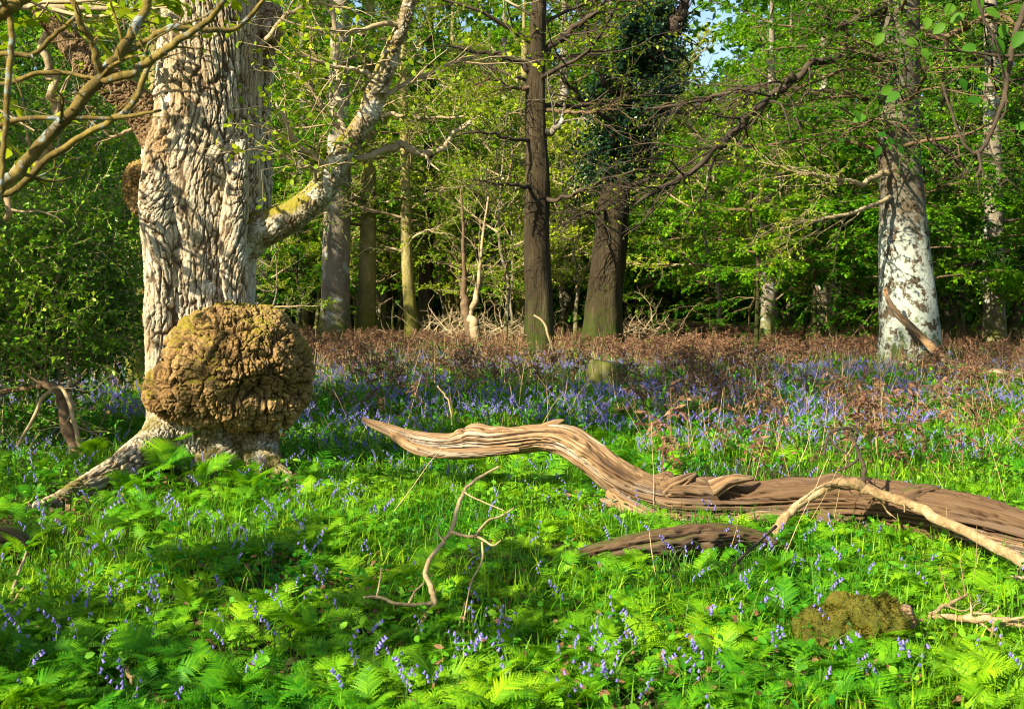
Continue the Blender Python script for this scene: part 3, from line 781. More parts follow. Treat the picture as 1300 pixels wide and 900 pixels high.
# crown above the picture
w_, l_ = crown_parts(np.random.default_rng(8), z0=5.2, z1=9.0, n1=11, len_lo=4.4, len_hi=3.4, rise0=0.35, rise1=0.8, n2=7, n3=6, nleaf=5, leaf=0.10, width=0.06, droop=0.0, flat=0.3, tilt=0.8)
link('branches', w_.mesh('branches', M['twig_brown']), oak)
lf.add(*[x for x in l_.arrays()[:2]])
link('crown', lf.mesh('crown', M['oak_leaf']), oak)
up = np.array([P(268, -260, YO), P(275, -420, YO + .2), P(262, -640, YO + .2), P(270, -900, YO)]) - oak_base
link('upper_trunk', trunk_mb(up, [0.36, 0.28, 0.2, 0.06], 30, 20, 4).mesh('upper_trunk', M['oak_bark']), oak)
print('oak', time.time() - T0)

# ------------------------------------------------------------------ big trees in view
def lin(c): return c
# beech at the right
t, rel, rad = tree_from_pixels('beech_tree', 'big beech with white lichen on its lower trunk behind the leaning branch', [(1156, 470, 42), (1156, 430, 38), (1152, 380, 35), (1148, 320, 31), (1145, 260, 28), (1142, 200, 26), (1141, 140, 24), (1143, 80, 23), (1143, 20, 23), (1144, -80, 20), (1150, -250, 14), (1150, -420, 5)], 26.0, 'beech_bark', seed=3, flare=0.28, flute=0.05,
    crownkw=dict(z0=4.6, z1=13, n1=30, len_lo=4.2, len_hi=3, rise0=0.05, rise1=0.6, n2=8, n3=7, nleaf=9, leaf=0.09, width=0.06, droop=0.02, flat=0.8, az=np.concatenate([3.87 + np.linspace(-.9, .9, 15)[np.random.default_rng(1).permutation(15)], np.arange(15) * 2.4]), start_t=0.05), twig='twig_brown', leafm='beech_leaf')
bt, bbase = t, np.array(t.location)
rb = np.random.default_rng(77)
blf = MB()
def tree_limb(t, rows, mat, n, ln, sub, leaves, seed, leafm=None, lfmb=None, leafsz=0.07, grav=0.02, wob=0.3, name='limb', a=(0.4, 1.0), t0=0.25):
    base = np.array(t.location)
    mb, pr, rr = stick_mb(rows, 90, 8, seed, wob=wob * 1.8, base=base)
    tw = add_twigs(mb, pr, rr, rb, n, ln, sub=sub, tr=0.4, grav=grav, minr=0.007, flat=0.4, a=a, t0=t0)
    if leaves:
        S = tw[-1]
        pl, dl, tl = offshoots(S, leaves, 0.3, 1.05, 0.4, 1.2, 0.6, rb)
        v_, q_ = leafquads(pl, dl, leafsz * rb.uniform(0.6, 1.3, len(pl)), leafsz * 0.6, 0.6, rb)
        lfmb.add(v_, q_)
    link(name, mb.mesh(name, M[mat]), t)
tree_limb(bt, [(1130, 72, 26, 7), (1085, 70, 25.6, 5), (1045, 78, 25.2, 4.6), (1010, 98, 24.8, 4.6), (985, 118, 24.5, 4.6), (955, 142, 24.2, 4.4), (925, 175, 24, 4), (890, 208, 23.8, 3.4), (850, 235, 23.5, 3.5), (805, 262, 23.2, 2)], 'twig_dark', 26, (0.7, 2.4), 6, 3, 51, lfmb=blf)
tree_limb(bt, [(1128, 122, 26, 5), (1080, 122, 26.2, 4), (1030, 118, 26.4, 3.4), (980, 112, 26.6, 4), (930, 118, 26.8, 3.4), (880, 130, 27, 2.6), (830, 138, 27, 1.5)], 'twig_dark', 22, (0.7, 2.2), 6, 3, 52, lfmb=blf)
tree_limb(bt, [(1128, 10, 26, 8), (1080, 30, 25.6, 5), (1065, 35, 25.5, 4.5), (1048, 10, 25.3, 3.5), (1030, -20, 25, 3)], 'twig_dark', 10, (0.5, 1.6), 5, 3, 53, lfmb=blf)
tree_limb(bt, [(1128, 220, 25.6, 4), (1090, 232, 25, 3), (1050, 225, 24.6, 2.5), (1000, 215, 24.2, 1.6), (960, 205, 24, 1)], 'twig_pale', 16, (0.6, 1.8), 6, 9, 54, lfmb=blf, leafsz=0.08)
tree_limb(bt, [(1130, 250, 25.6, 3), (1085, 270, 24.8, 2.4), (1040, 280, 24.4, 2.0), (990, 290, 24.2, 1.0)], 'twig_pale', 14, (0.6, 1.6), 6, 9, 55, lfmb=blf, leafsz=0.08)
tree_limb(bt, [(1165, 160, 26, 4), (1200, 190, 25.5, 3), (1225, 215, 25.2, 2)], 'twig_dark', 8, (0.5, 1.4), 4, 4, 56, lfmb=blf)
tree_limb(bt, [(1160, 40, 26, 6), (1200, 45, 25.2, 4), (1260, 20, 24.6, 3), (1310, 40, 24, 2)], 'twig_brown', 14, (0.6, 1.8), 5, 8, 57, lfmb=blf)
link('foliage', blf.mesh('foliage', M['oak_leaf']), bt)

# dark centre tree
ct, rel, rad = tree_from_pixels('dark_oak', 'straight dark trunk left of the ivy clad tree with mossy patch halfway up', [(684, 453, 20), (684, 430, 18.5), (684, 380, 17.5), (682, 330, 16.5), (681, 280, 16), (682, 230, 15), (681, 180, 13.5), (680, 130, 12.5), (681, 80, 11), (683, 20, 10), (688, -120, 8), (690, -260, 4)], 31.0, 'dark_bark', seed=5, flare=0.3,
    crownkw=dict(z0=6.6, z1=14, n1=18, len_lo=5, len_hi=3, rise0=0.25, rise1=0.7, n2=8, n3=6, nleaf=9, leaf=0.11, width=0.07, droop=0.01, flat=0.7), twig='twig_dark', leafm='oak_leaf')
clf = MB()
for k, (rows, mat) in enumerate([
    ([(688, 172, 31.00, 4), (702, 166, 30.9, 4), (712, 154, 30.8, 3), (716, 130, 30.7, 1.5)], 'grey_bark'),
    ([(678, 240, 31.00, 3), (655, 236, 30.14, 2.2), (630, 233, 29.71, 1.6), (600, 228, 29.28, 1)], 'twig_dark'),
    ([(678, 178, 31.00, 3), (640, 175, 30.14, 2.2), (610, 168, 29.71, 1.6), (570, 175, 29.28, 1)], 'twig_dark'),
    ([(685, 70, 31.00, 5), (715, 48, 31.00, 4), (745, 22, 31.00, 3.4), (790, -10, 31.00, 2)], 'twig_dark'),
    ([(676, 90, 31.00, 4), (640, 70, 30.57, 3), (600, 66, 30.14, 2), (560, 58, 29.71, 1)], 'twig_dark'),
    ([(690, 255, 31.00, 3), (720, 250, 30.14, 2.4), (760, 232, 29.28, 2), (810, 215, 28.85, 1)], 'twig_dark'),
    ([(678, 110, 31.00, 3), (650, 112, 30.57, 2.2), (625, 100, 30.14, 1.6), (600, 110, 29.71, 1)], 'twig_brown'),
    ([(688, 140, 31.00, 3), (735, 142, 30.57, 2), (790, 138, 30.14, 1.4)], 'twig_brown')]):
    tree_limb(ct, rows, mat, 12 if k else 3, (0.4, 1.8), 5, 2, 60 + k, lfmb=clf)
link('foliage', clf.mesh('foliage', M['oak_leaf']), ct)

# ivy tree
it, rel, rad = tree_from_pixels('ivy_clad_oak', 'thick dark leaning trunk with mossy foot, wrapped in ivy higher up', [(764, 446, 31), (765, 424, 26), (768, 380, 23), (772, 340, 22), (776, 290, 21), (781, 240, 19), (787, 190, 17.5), (794, 140, 16), (805, 90, 14.5), (820, 40, 13), (838, -10, 11), (870, -140, 8), (890, -240, 4)], 36.0, 'dark_bark', seed=7, flare=0.32, flute=0.12,
    crownkw=dict(z0=9.2, z1=15, n1=14, len_lo=4, len_hi=3, rise0=0.2, rise1=0.7, n2=7, n3=6, nleaf=7, leaf=0.10, width=0.065, droop=0.01, flat=0.6, az=np.linspace(2.2, 4.6, 14)), twig='twig_dark', leafm='oak_leaf')
ri = np.random.default_rng(13)
ibase = np.array(it.location)
iv = MB()
zz = np.array([p[2] for p in rel]); xx = np.array([p[0] for p in rel]); yy = np.array([p[1] for p in rel])
N = 16000
hh = ri.uniform(0, 1, N); py = 10 + 215 * hh + ri.normal(size=N) * 10
zi = np.array([P(780, y_, 36.0)[2] for y_ in py]) - ibase[2]
lum = fbm(np.stack([zi * 1.1, np.zeros(N), np.zeros(N)], 1), 2, 3)
phi = ri.uniform(0, 2 * math.pi, N)
lump = fbm(np.stack([np.cos(phi) * 1.6, np.sin(phi) * 1.6, zi * 0.9], 1), 3, 4)
rad_i = (0.30 + 1.5 * sstep(0.38, 0.75, lump) * np.sin(np.clip(hh, 0.02, 1) * 2.6) ** 0.5) * ri.uniform(0.3, 1.0, N) ** 0.5 + 0.12
p_ = np.column_stack([np.interp(zi, zz, xx) + np.cos(phi) * rad_i, np.interp(zi, zz, yy) + np.sin(phi) * rad_i, zi])
d_ = np.column_stack([np.cos(phi), np.sin(phi), -0.6 + 0 * phi])
iv.add(*leafquads(p_, d_, 0.12 * ri.uniform(0.6, 1.3, N), 0.11, 0.7, ri))
link('ivy', iv.mesh('ivy', M['ivy_leaf']), it)
ilf = MB()
for k, rows in enumerate([
    [(802, 100, 36.00, 9), (825, 75, 35.82, 8), (850, 40, 35.65, 7), (875, 0, 35.56, 5), (890, -40, 35.47, 4)],
    [(790, 160, 36.00, 4), (750, 140, 35.12, 3), (725, 110, 34.68, 2), (705, 95, 34.24, 1)],
    [(795, 130, 36.00, 4), (760, 95, 35.30, 3), (750, 50, 35.12, 2.4), (730, 0, 34.68, 1.5)],
    [(778, 268, 36.00, 3), (740, 272, 34.68, 2), (715, 285, 33.80, 1)],
    [(782, 240, 36.00, 3.5), (830, 225, 34.68, 2.6), (880, 212, 33.80, 2), (930, 205, 32.93, 1)],
    [(792, 150, 36.00, 3), (850, 140, 35.12, 2.4), (900, 160, 34.24, 1.6), (940, 200, 33.37, 1)]]):
    tree_limb(it, rows, 'twig_dark', 16, (0.6, 2.0), 6, 1, 80 + k, lfmb=ilf)
link('foliage', ilf.mesh('foliage', M['oak_leaf']), it)

# row of trunks in the middle distance, left of centre
mid = [
 ('grey_tree', 'thick grey trunk right behind the burr oak, half hidden by leaves', [(424, 433, 24), (425, 405, 20), (426, 350, 18), (428, 280, 17), (430, 200, 15), (430, 120, 13), (432, 20, 11), (434, -140, 5)], 46, 'grey_bark', 'beech_high', 1.0, 0.4),
 ('mossy_tree', 'straight trunk with yellow mossy foot between two grey trunks', [(464, 432, 15), (465, 410, 12.5), (466, 360, 11.5), (467, 310, 10.5), (468, 240, 9.5), (469, 150, 8), (470, 40, 7), (470, -90, 3)], 47, 'mossy_bark', 'oak_high', 1.0, 1.1),
 ('mossy_tree', 'slender pale trunk with green mossy base beside its darker twin', [(524, 432, 11), (522, 410, 9), (519, 370, 8), (516, 320, 7), (515, 250, 6.5), (513, 150, 5.5), (512, 30, 4), (512, -40, 2)], 46, 'mossy_bark', 'oak_high', 0.85, 2.3),
 ('shaded_tree', 'dark twin trunk standing close behind the slender pale mossy one', [(538, 428, 11), (539, 400, 9.5), (541, 350, 9), (543, 290, 8), (545, 200, 7), (546, 80, 5), (548, -40, 2)], 49, 'dark_bark', 'beech_high', 0.9, 3.0),
 ('pale_tree', 'pale sunlit trunk seen between the dark trunk and the ivy tree', [(719, 421, 12), (719, 400, 10), (718, 360, 9.5), (717, 300, 9), (716, 200, 7.5), (716, 60, 5), (716, -60, 2)], 57, 'grey_bark', 'beech_high', 1.1, 4.0),
 ('mossy_tree', 'straight grey trunk with mossy foot near the right edge', [(1263, 447, 17), (1263, 425, 14.5), (1262, 380, 13), (1261, 330, 12.5), (1260, 250, 11.5), (1259, 150, 10), (1258, 20, 8), (1258, -160, 4)], 36, 'grey_bark', 'dark_a', 1.0, 5.0),
 ('leaning_tree', 'dark trunk leaning out past the right edge of the wood', [(1282, 424, 9), (1288, 405, 7), (1296, 375, 6.5), (1308, 330, 6), (1325, 250, 5), (1350, 120, 3)], 44, 'dark_bark', 'beech_high', 0.8, 5.5),
 ('mossy_tree', 'mossy dark trunk tucked just left of the white lichen beech', [(1112, 432, 12), (1116, 415, 9), (1121, 380, 8), (1127, 330, 7.5), (1133, 250, 6), (1140, 120, 4), (1142, -40, 2)], 38, 'mossy_bark', 'beech_high', 0.9, 0.0),
]
for k, (nm, lab, rows, Y, bark, ck, cs, cr) in enumerate(mid):
    tree_from_pixels(nm, lab, rows, Y, bark, ck, None, 20 + k, flare=0.3, crown_s=cs, crot=cr, nlen=60, nseg=24)

# forked bare little tree
fb = np.array([*G(597, 441)[:2], 0]); fb[2] = hz1(fb[0], fb[1])
Yf = fb[1]
ft = root('forked_tree', fb, 'small bare forked trunk with dead snapped stems in the brushwood', 'tree')
mbf, pr, rr = stick_mb([(603, 446, Yf, 10), (600, 425, Yf, 8.5), (592, 400, Yf, 7), (590, 370, Yf, 4), (589, 335, Yf, 2.5), (588, 290, Yf, 2), (585, 240, Yf, 1.2)], 60, 10, 3, base=fb)
add_twigs(mbf, pr, rr, rb, 10, (0.5, 1.6), sub=3, tr=0.35, minr=0.01, t0=0.45)
link('trunk', mbf.mesh('trunk', M['twig_brown']), ft)
mbf, pr, rr = stick_mb([(604, 440, Yf, 6), (602, 415, Yf - .2, 6.5), (596, 398, Yf, 4.5), (604, 380, Yf, 4), (608, 350, Yf, 2.4), (612, 310, Yf, 2), (620, 250, Yf, 1.2)], 60, 10, 4, base=fb)
tw = add_twigs(mbf, pr, rr, rb, 12, (0.5, 1.8), sub=4, tr=0.35, minr=0.01, t0=0.5)
link('stem', mbf.mesh('stem', M['twig_pale']), ft)
print('big trees', time.time() - T0)

# holly at the left, with its leaning stem
hb = np.array([*G(112, 592)[:2], 0]); hb[2] = hz1(hb[0], hb[1])
Yh = hb[1]
ht = root('holly_tree', hb, 'shiny dark green holly with crooked leaning stem left of the burr oak', 'holly')
mbh, pr, rr = stick_mb([(118, 602, Yh, 10), (104, 580, Yh, 8.5), (92, 560, Yh + .1, 8), (84, 535, Yh + .2, 7), (80, 512, Yh + .3, 6.5), (72, 494, Yh + .4, 6), (50, 488, Yh + .5, 5), (20, 494, Yh + .6, 4), (-40, 505, Yh + .6, 3)], 70, 12, 5, base=hb, wob=0.2)
add_twigs(mbh, pr, rr, rb, 8, (0.2, 0.6), sub=2, tr=0.4, minr=0.003, t0=0.5)
link('stem', mbh.mesh('stem', M['twig_brown']), ht)
rh = np.random.default_rng(19)
hw, hl = MB(), MB()
def holly_mass(cx, cy, Y, sx, sz, n, sd=0.8):
    c = P(cx, cy, Y) - hb
    a = rh.normal(size=(n, 3)); a = unit(a) * rh.random((n, 1)) ** 0.4
    st = c + a * np.array([sx, sd, sz])
    d = unit(a * np.array([1, 1.0, 0.6]) + rh.normal(size=(n, 3)) * 0.4 + np.array([0, -0.2, 0.1]))
    T = grow(st, d, rh.uniform(0.25, 0.6, n), 5, 0.2, 0.02, rh)
    hw.add(*tubes(T, 0.005, 0.002, 3))
    p, dd, tt = offshoots(T, 14, 0.0, 1.0, 0.5, 1.2, 0.2, rh)
    hl.add(*leafquads(p, dd, 0.045 * rh.uniform(0.7, 1.3, len(p)), 0.028, 0.9, rh, True, 0.1))
for a in [(70, 240, 13.5, 1.3, 0.9, 420), (40, 330, 13, 1.2, 0.8, 420), (120, 330, 13.5, 0.75, 0.7, 300), (60, 405, 12.6, 1.0, 0.55, 330), (140, 400, 13.2, 0.5, 0.4, 160), (10, 440, 12.2, 0.6, 0.35, 160), (60, 130, 14, 1.5, 0.7, 300), (30, 530, 11.4, 0.5, 0.35, 120), (-40, 250, 13, 1.0, 1.6, 300), (150, 230, 14, 0.5, 0.8, 200), (-90, 420, 12.5, 0.8, 0.8, 200), (10, 590, 10.9, 0.4, 0.25, 90), (30, 400, 11.6, 0.7, 0.6, 260), (70, 440, 11.6, 0.5, 0.3, 150), (110, 300, 12.2, 0.6, 0.6, 200), (20, 320, 11.8, 0.8, 0.7, 260), (130, 430, 12.6, 0.4, 0.3, 120)]:
    holly_mass(*a)
for rows in ([(92, 560, Yh + .1, 3), (88, 490, 11.4, 3), (80, 420, 12, 2.6), (74, 340, 12.4, 2.4), (77, 250, 13, 2), (72, 150, 13.4, 1.2)], [(5, 470, 12, 2.5), (40, 445, 11.9, 4), (62, 420, 11.8, 3.2), (76, 340, 12.2, 2)], [(65, 450, 12, 2), (100, 455, 12, 2), (120, 462, 12, 1.2)], [(20, 570, Yh, 2), (60, 500, Yh + .2, 2.5), (84, 500, Yh + .2, 2.5), (100, 560, Yh, 3), (112, 600, Yh - .1, 2.5)]):
    m2, p2, r2 = stick_mb(rows, 40, 8, 9, base=hb, wob=0.4); hw.add(*m2.arrays())
    add_twigs(hw, p2, r2, rh, 6, (0.2, 0.5), sub=3, tr=0.4, minr=0.003)
link('branches', hw.mesh('branches', M['twig_pale']), ht)
link('crown', hl.mesh('crown', M['holly_leaf']), ht)

# dark leaning trunk and mossy trunk behind the oak's left side
tree_from_pixels('leaning_tree', 'dark slanting trunk under the holly, left of the mossy stump', [(158, 505, 13), (150, 490, 10), (138, 465, 9.5), (124, 430, 9), (118, 400, 8.5), (122, 350, 7), (130, 280, 6), (128, 180, 4)], 18.6, 'dark_bark', None, dict(z0=2.6, z1=5.2, n1=10, len_lo=2.2, len_hi=1.4, rise0=0.2, rise1=0.6, n2=6, n3=6, nleaf=10, leaf=0.07, width=0.045, flat=0.4), 41, twig='twig_dark', leafm='holly_leaf', flare=0.2, nlen=50, nseg=20)
tree_from_pixels('mossy_tree', 'knobbly yellow mossy trunk peeping out left of the burr oak', [(183, 502, 22), (182, 485, 18), (178, 460, 17), (180, 430, 15), (184, 395, 14), (188, 340, 12), (192, 240, 10), (196, 100, 7), (196, -60, 3)], 17.6, 'mossy_bark', None, dict(z0=4.5, z1=7, n1=8, len_lo=2.4, len_hi=1.8, rise0=0.3, rise1=0.7, n2=6, n3=5, nleaf=8, leaf=0.07, width=0.045, flat=0.5), 42, twig='twig_brown', leafm='oak_leaf', flare=0.35, nlen=60, nseg=26, flute=0.25)

# ------------------------------------------------------------------ wood behind: trees one can tell from each other by their trunks only
rw = np.random.default_rng(101)
def ok_gap(x, y):  # keep the small sky hole open
    px = 650 + x / y * FPX
    return not (840 < px < 960 and y < 95)
far = []
for (px, Y, key, s) in [(335, 55, 'beech_a', 1.0), (385, 62, 'beech_b', 1.1), (490, 66, 'beech_a', 1.2), (575, 60, 'oak_a', 1.0), (640, 66, 'beech_b', 1.2), (665, 52, 'oak_a', 0.9), (770, 62, 'beech_a', 0.95), (800, 76, 'dark_a', 1.1),
                        (975, 58, 'beech_a', 1.0), (1000, 66, 'beech_b', 1.1), (1040, 52, 'beech_a', 0.95), (1075, 61, 'dark_a', 1.1), (1195, 50, 'dark_a', 0.9), (1215, 62, 'beech_b', 1.1), (1300, 56, 'dark_a', 1.0), (20, 45, 'dark_a', 1.0), (100, 52, 'beech_b', 1.1), (250, 70, 'dark_a', 1.1),
                        (975, 44, 'beech_b', 0.85), (1350, 42, 'beech_a', 1.0), (-60, 36, 'beech_a', 0.9), (1420, 52, 'dark_a', 1.0)]:
    g = P(px, 400, Y); far.append((g[0], Y, key, s))
for k in range(60):
    Y = rw.uniform(62, 98); px = rw.uniform(-250, 1550); g = P(px, 400, Y)
    if not 845 < px < 945: far.append((g[0], Y, ['beech_a', 'beech_b', 'dark_a', 'oak_a'][k % 4], rw.uniform(1.0, 1.4)))
for k, (x, y, key, s) in enumerate(far):
    nm = {'b': 'beech_tree', 'o': 'oak_tree', 'd': 'shaded_tree'}[key[0]]
    plant(key, nm, (x, y, hz1(x, y) - 0.05), {'b': 'leafy green beech standing deep in the wood', 'o': 'yellow green oak in fresh leaf deep in the wood', 'd': 'dark leafy tree in the shade deep in the wood'}[key[0]], 'tree', {'b': 'beeches deep in the wood', 'o': 'oaks deep in the wood', 'd': 'dark trees deep in the wood'}[key[0]], rw.uniform(0, 6.28), s)
# young trees of the understorey
sap = [(345, 30, 'sap_b', 0.7), (385, 52, 'sap_a', 1.2), (450, 52, 'sap_b', 1.2), (500, 52, 'sap_a', 1.15), (560, 51, 'sap_b', 1.2), (585, 47, 'sap_b', 1.0), (630, 48, 'sap_a', 1.1), (650, 44, 'sap_b', 0.95), (715, 49, 'sap_b', 1.2), (745, 54, 'sap_a', 1.2), (805, 52, 'sap_a', 1.2), (850, 56, 'sap_a', 1.3),
       (905, 46, 'sap_a', 1.1), (930, 52, 'sap_a', 1.3), (985, 38, 'sap_b', 1.1), (1020, 46, 'sap_a', 1.2), (1060, 42, 'sap_b', 1.2), (1090, 54, 'sap_b', 1.2), (1195, 44, 'sap_a', 1.1), (1215, 50, 'sap_a', 1.2), (1310, 50, 'sap_a', 1.2), (1330, 34, 'sap_a', 1.0), (875, 64, 'sap_a', 1.5), (420, 60, 'sap_a', 1.4), (530, 62, 'sap_b', 1.4), (615, 60, 'sap_a', 1.4), (690, 62, 'sap_b', 1.4), (960, 62, 'sap_a', 1.5), (770, 64, 'sap_a', 1.5), (1150, 60, 'sap_a', 1.5),
       (40, 26, 'sap_a', 1.0), (960, 33, 'sap_a', 1.25), (1035, 35, 'sap_a', 1.3), (1085, 37, 'sap_a', 1.3), (905, 40, 'sap_b', 1.4), (1180, 33, 'sap_a', 1.2), (480, 56, 'sap_b', 1.5), (545, 55, 'sap_b', 1.5), (640, 42, 'sap_b', 1.4), (730, 46, 'sap_b', 1.4), (600, 56, 'sap_b', 1.8), (470, 58, 'sap_b', 1.9), (505, 60, 'sap_b', 2.0), (440, 62, 'sap_b', 1.8), (560, 60, 'sap_b', 2.0), (650, 58, 'sap_b', 2.0), (400, 66, 'sap_b', 2.0), (715, 64, 'sap_b', 2.0), (755, 56, 'sap_b', 1.6), (1000, 56, 'sap_b', 1.9), (1065, 52, 'sap_a', 1.7), (925, 60, 'sap_a', 1.9), (860, 58, 'sap_a', 1.8), (1240, 58, 'sap_a', 1.8), (830, 48, 'sap_a', 1.5), (110, 30, 'sap_a', 1.0), (150, 24, 'sap_a', 0.9), (-40, 22, 'sap_a', 0.9), (300, 32, 'sap_a', 0.9)]
for k, (px, Y, key, s) in enumerate(sap):
    g = P(px, 400, Y)
    plant(key, 'young_beech' if key == 'sap_a' else 'young_oak', (g[0], Y, hz1(g[0], Y)), 'young bright green beech with layered leaves in the undergrowth' if key == 'sap_a' else 'young twiggy yellow green oak in the undergrowth', 'young tree', 'young beeches under the tall trees' if key == 'sap_a' else 'young oaks under the tall trees', rw.uniform(0, 6.28), s)
# trees standing beside and behind the photographer whose crowns throw the dappled shade
side = [(-16, 17, 'beech_a', 0.9), (-22, 24, 'dark_a', 1.0), (-25, 32, 'beech_b', 1.0), (-27, 36, 'dark_a', 1.1), (-12, -20, 'oak_a', 1.0), (-31, 3, 'beech_a', 1.1), (-24, -14, 'oak_a', 1.0), (3, -18, 'oak_a', 0.9), (10, -10, 'beech_b', 0.9), (14, 8, 'beech_b', 0.9), (18, 22, 'beech_a', 1.0)]
def shade(tx, ty, key, s, h):
    d = h * s / math.tan(R(33)); side.append((tx - 0.741 * d, ty - 0.671 * d, key, s))
shade(-2.6, 7.6, 'sap_a', 0.95, 6.5)
shade(-1.2, 8.0, 'sap_b', 0.8, 8.5)
shade(0.9, 7.2, 'sap_a', 0.85, 7.0)
shade(0.8, 18.5, 'oak_a', 1.0, 10)
shade(7, 23, 'oak_a', 1.15, 12)
for k, (x, y, key, s) in enumerate(side):
    plant(key, {'b': 'beech_tree', 'o': 'oak_tree', 'd': 'shaded_tree', 's': 'young_oak'}[key[0]], (x, y, hz1(x, y)), 'tall leafy tree just outside the view casting dappled shade', 'tree', 'trees around the glade outside the view', rw.uniform(0, 6.28), s)
# the mass of the wood beyond
rf = np.random.default_rng(202)
N = 150000
ang = rf.uniform(-1.0, 1.0, N); dist = rf.uniform(100, 125, N)
fx, fy = np.sin(ang) * dist, np.cos(ang) * dist
top = 24 + 16 * fbm(np.stack([fx * 0.06, fy * 0.06, 0 * fx], 1), 2, 7)
fz = rf.random(N) ** 0.9 * top + 0.3
fpx = 650 + fx / fy * FPX; fpy = HZ - (fz - CAMH) / fy * FPX
keepf = ~((np.hypot((fpx - 895) / 55, (fpy - 45) / 65) < 1) & (rf.random(N) < 0.8))
fx, fy, fz = fx[keepf], fy[keepf], fz[keepf]; N = len(fx)
N2 = 60000
a2 = rf.uniform(-0.9, 0.9, N2); d2 = rf.uniform(84, 108, N2)
fx = np.concatenate([fx, np.sin(a2) * d2]); fy = np.concatenate([fy, np.cos(a2) * d2]); fz = np.concatenate([fz, rf.random(N2) ** 1.2 * 7 + 0.1]); N = len(fx)
tag(link('far_woodland', MB().add(*leafquads(np.column_stack([fx, fy, fz]), unit(rf.normal(size=(N, 3))), rf.uniform(0.6, 1.2, N), rf.uniform(0.4, 0.8, N), 0.9, rf)).mesh('far_woodland', M['dark_leaf'])), kind='stuff')
print('wood', time.time() - T0)

# ------------------------------------------------------------------ fallen wood
def wood_log(rows, n, seg, seed, grooves=0.16, twist=0.5, crackamp=0.10, base=None, knots=()):
    pts, rad = path_px(rows, base)
    store = {}
    def disp(s, th, rr):
        S, TH = s.ravel(), th.ravel() + twist * s.ravel()
        c = np.stack([np.cos(TH) * 1.5, np.sin(TH) * 1.5, S * 1.7 + seed], 1)
        low = (fbm(c, 3, seed) - 0.5) * 2
        c2 = np.stack([np.cos(TH) * 5.5, np.sin(TH) * 5.5, S * 0.5 + seed * 2], 1)
        rid = 1 - np.abs(fbm(c2, 3, seed + 4) - 0.5) * 2
        wid_ = fbm(np.stack([np.cos(TH) * 0.8, np.sin(TH) * 0.8, S * 1.1 + seed], 1), 2, seed + 6)
        ck = sstep(0.93 - 0.16 * sstep(.4, .7, wid_), 0.99, rid)
        c3 = np.stack([np.cos(TH) * 14, np.sin(TH) * 14, S * 3.0], 1)
        fine = fbm(c3, 3, seed + 9) - 0.5
        store['crack'] = np.concatenate([ck, [0, 0]])
        d = grooves * low - crackamp * ck * 2.0 + 0.16 * fine + 0.12 * (vnoise(np.stack([np.cos(TH) * 2.5, np.sin(TH) * 2.5, S * 7], 1), seed + 3) - 0.5)
        for (ss, tt, sg, am) in knots:
            dt = np.angle(np.exp(1j * (th.ravel() - tt)))
            d = d + am * np.exp(-((S - ss) ** 2 + (dt * rr.ravel()) ** 2) / sg ** 2)
        return (d * rr.ravel()).reshape(s.shape)
    v, q, t, al, an = sweep(pts, rad, n, seg, disp)
    return MB().add(v, q, t), dict(along=al, around=an, crack=store['crack'])

def put(name, mb, mat, label, cat, group=None, attrs=None, loc=None):
    return tag(link(name, mb.mesh(name, mat, attrs=attrs)), label, cat, group)

lb = G(1000, 665)
log_rows = [(460, 531, 8.75, 2), (472, 537, 8.72, 5), (495, 546, 8.7, 8), (522, 556, 8.65, 10), (552, 562, 8.6, 11.5), (575, 562, 8.57, 11.5), (590, 560, 8.55, 14), (602, 557, 8.52, 19.5), (625, 559, 8.48, 18), (660, 557, 8.4, 18.5), (692, 555, 8.3, 18), (720, 560, 8.2, 20), (748, 577, 8.1, 22), (776, 599, 8.0, 23.5), (812, 619, 7.95, 24),
            (850, 630, 7.85, 25), (872, 632, 7.8, 30), (900, 634, 7.75, 29), (940, 637, 7.7, 27), (1000, 638, 7.6, 29), (1060, 637, 7.45, 28), (1120, 640, 7.25, 31), (1180, 650, 7.0, 32), (1240, 663, 6.75, 32), (1300, 678, 6.5, 31), (1370, 697, 6.3, 29), (1440, 715, 6.1, 24)]
lroot = root('fallen_log', (lb[0], lb[1], hz1(lb[0], lb[1])), 'long bleached fallen trunk with its thin end arching up off the ground', 'log')
LB = np.array(lroot.location)
mb, at = wood_log(log_rows, 640, 140, 3, 0.34, 0.35, 0.17, base=LB, knots=[(0.82, 0.3, 0.05, 0.5), (1.25, 5.6, 0.06, -0.5), (1.9, 1.0, 0.05, 0.3), (2.5, 5.4, 0.07, 0.5), (3.1, 0.3, 0.08, -0.5), (3.7, 0.4, 0.09, 0.4)])
link('trunk', mb.mesh('trunk', M['fallen'], attrs=at), lroot)
for k, rows in enumerate([[(500, 552, 8.68, 7), (530, 570, 8.5, 8), (570, 576, 8.42, 7), (620, 574, 8.35, 6), (660, 570, 8.3, 3)], [(775, 628, 7.85, 10), (800, 645, 7.7, 12), (835, 658, 7.6, 10), (880, 660, 7.55, 6), (930, 657, 7.5, 2)], [(930, 660, 7.5, 4), (965, 655, 7.4, 7), (1000, 654, 7.38, 4)], [(1190, 668, 6.85, 10), (1230, 682, 6.6, 13), (1270, 693, 6.4, 12), (1320, 704, 6.2, 10)]]):
    mb, at = wood_log(rows, 120, 40, 30 + k, 0.25, 0.6, 0.14, base=LB)
    link('splinter', mb.mesh('splinter', M['log'], attrs=at), lroot)

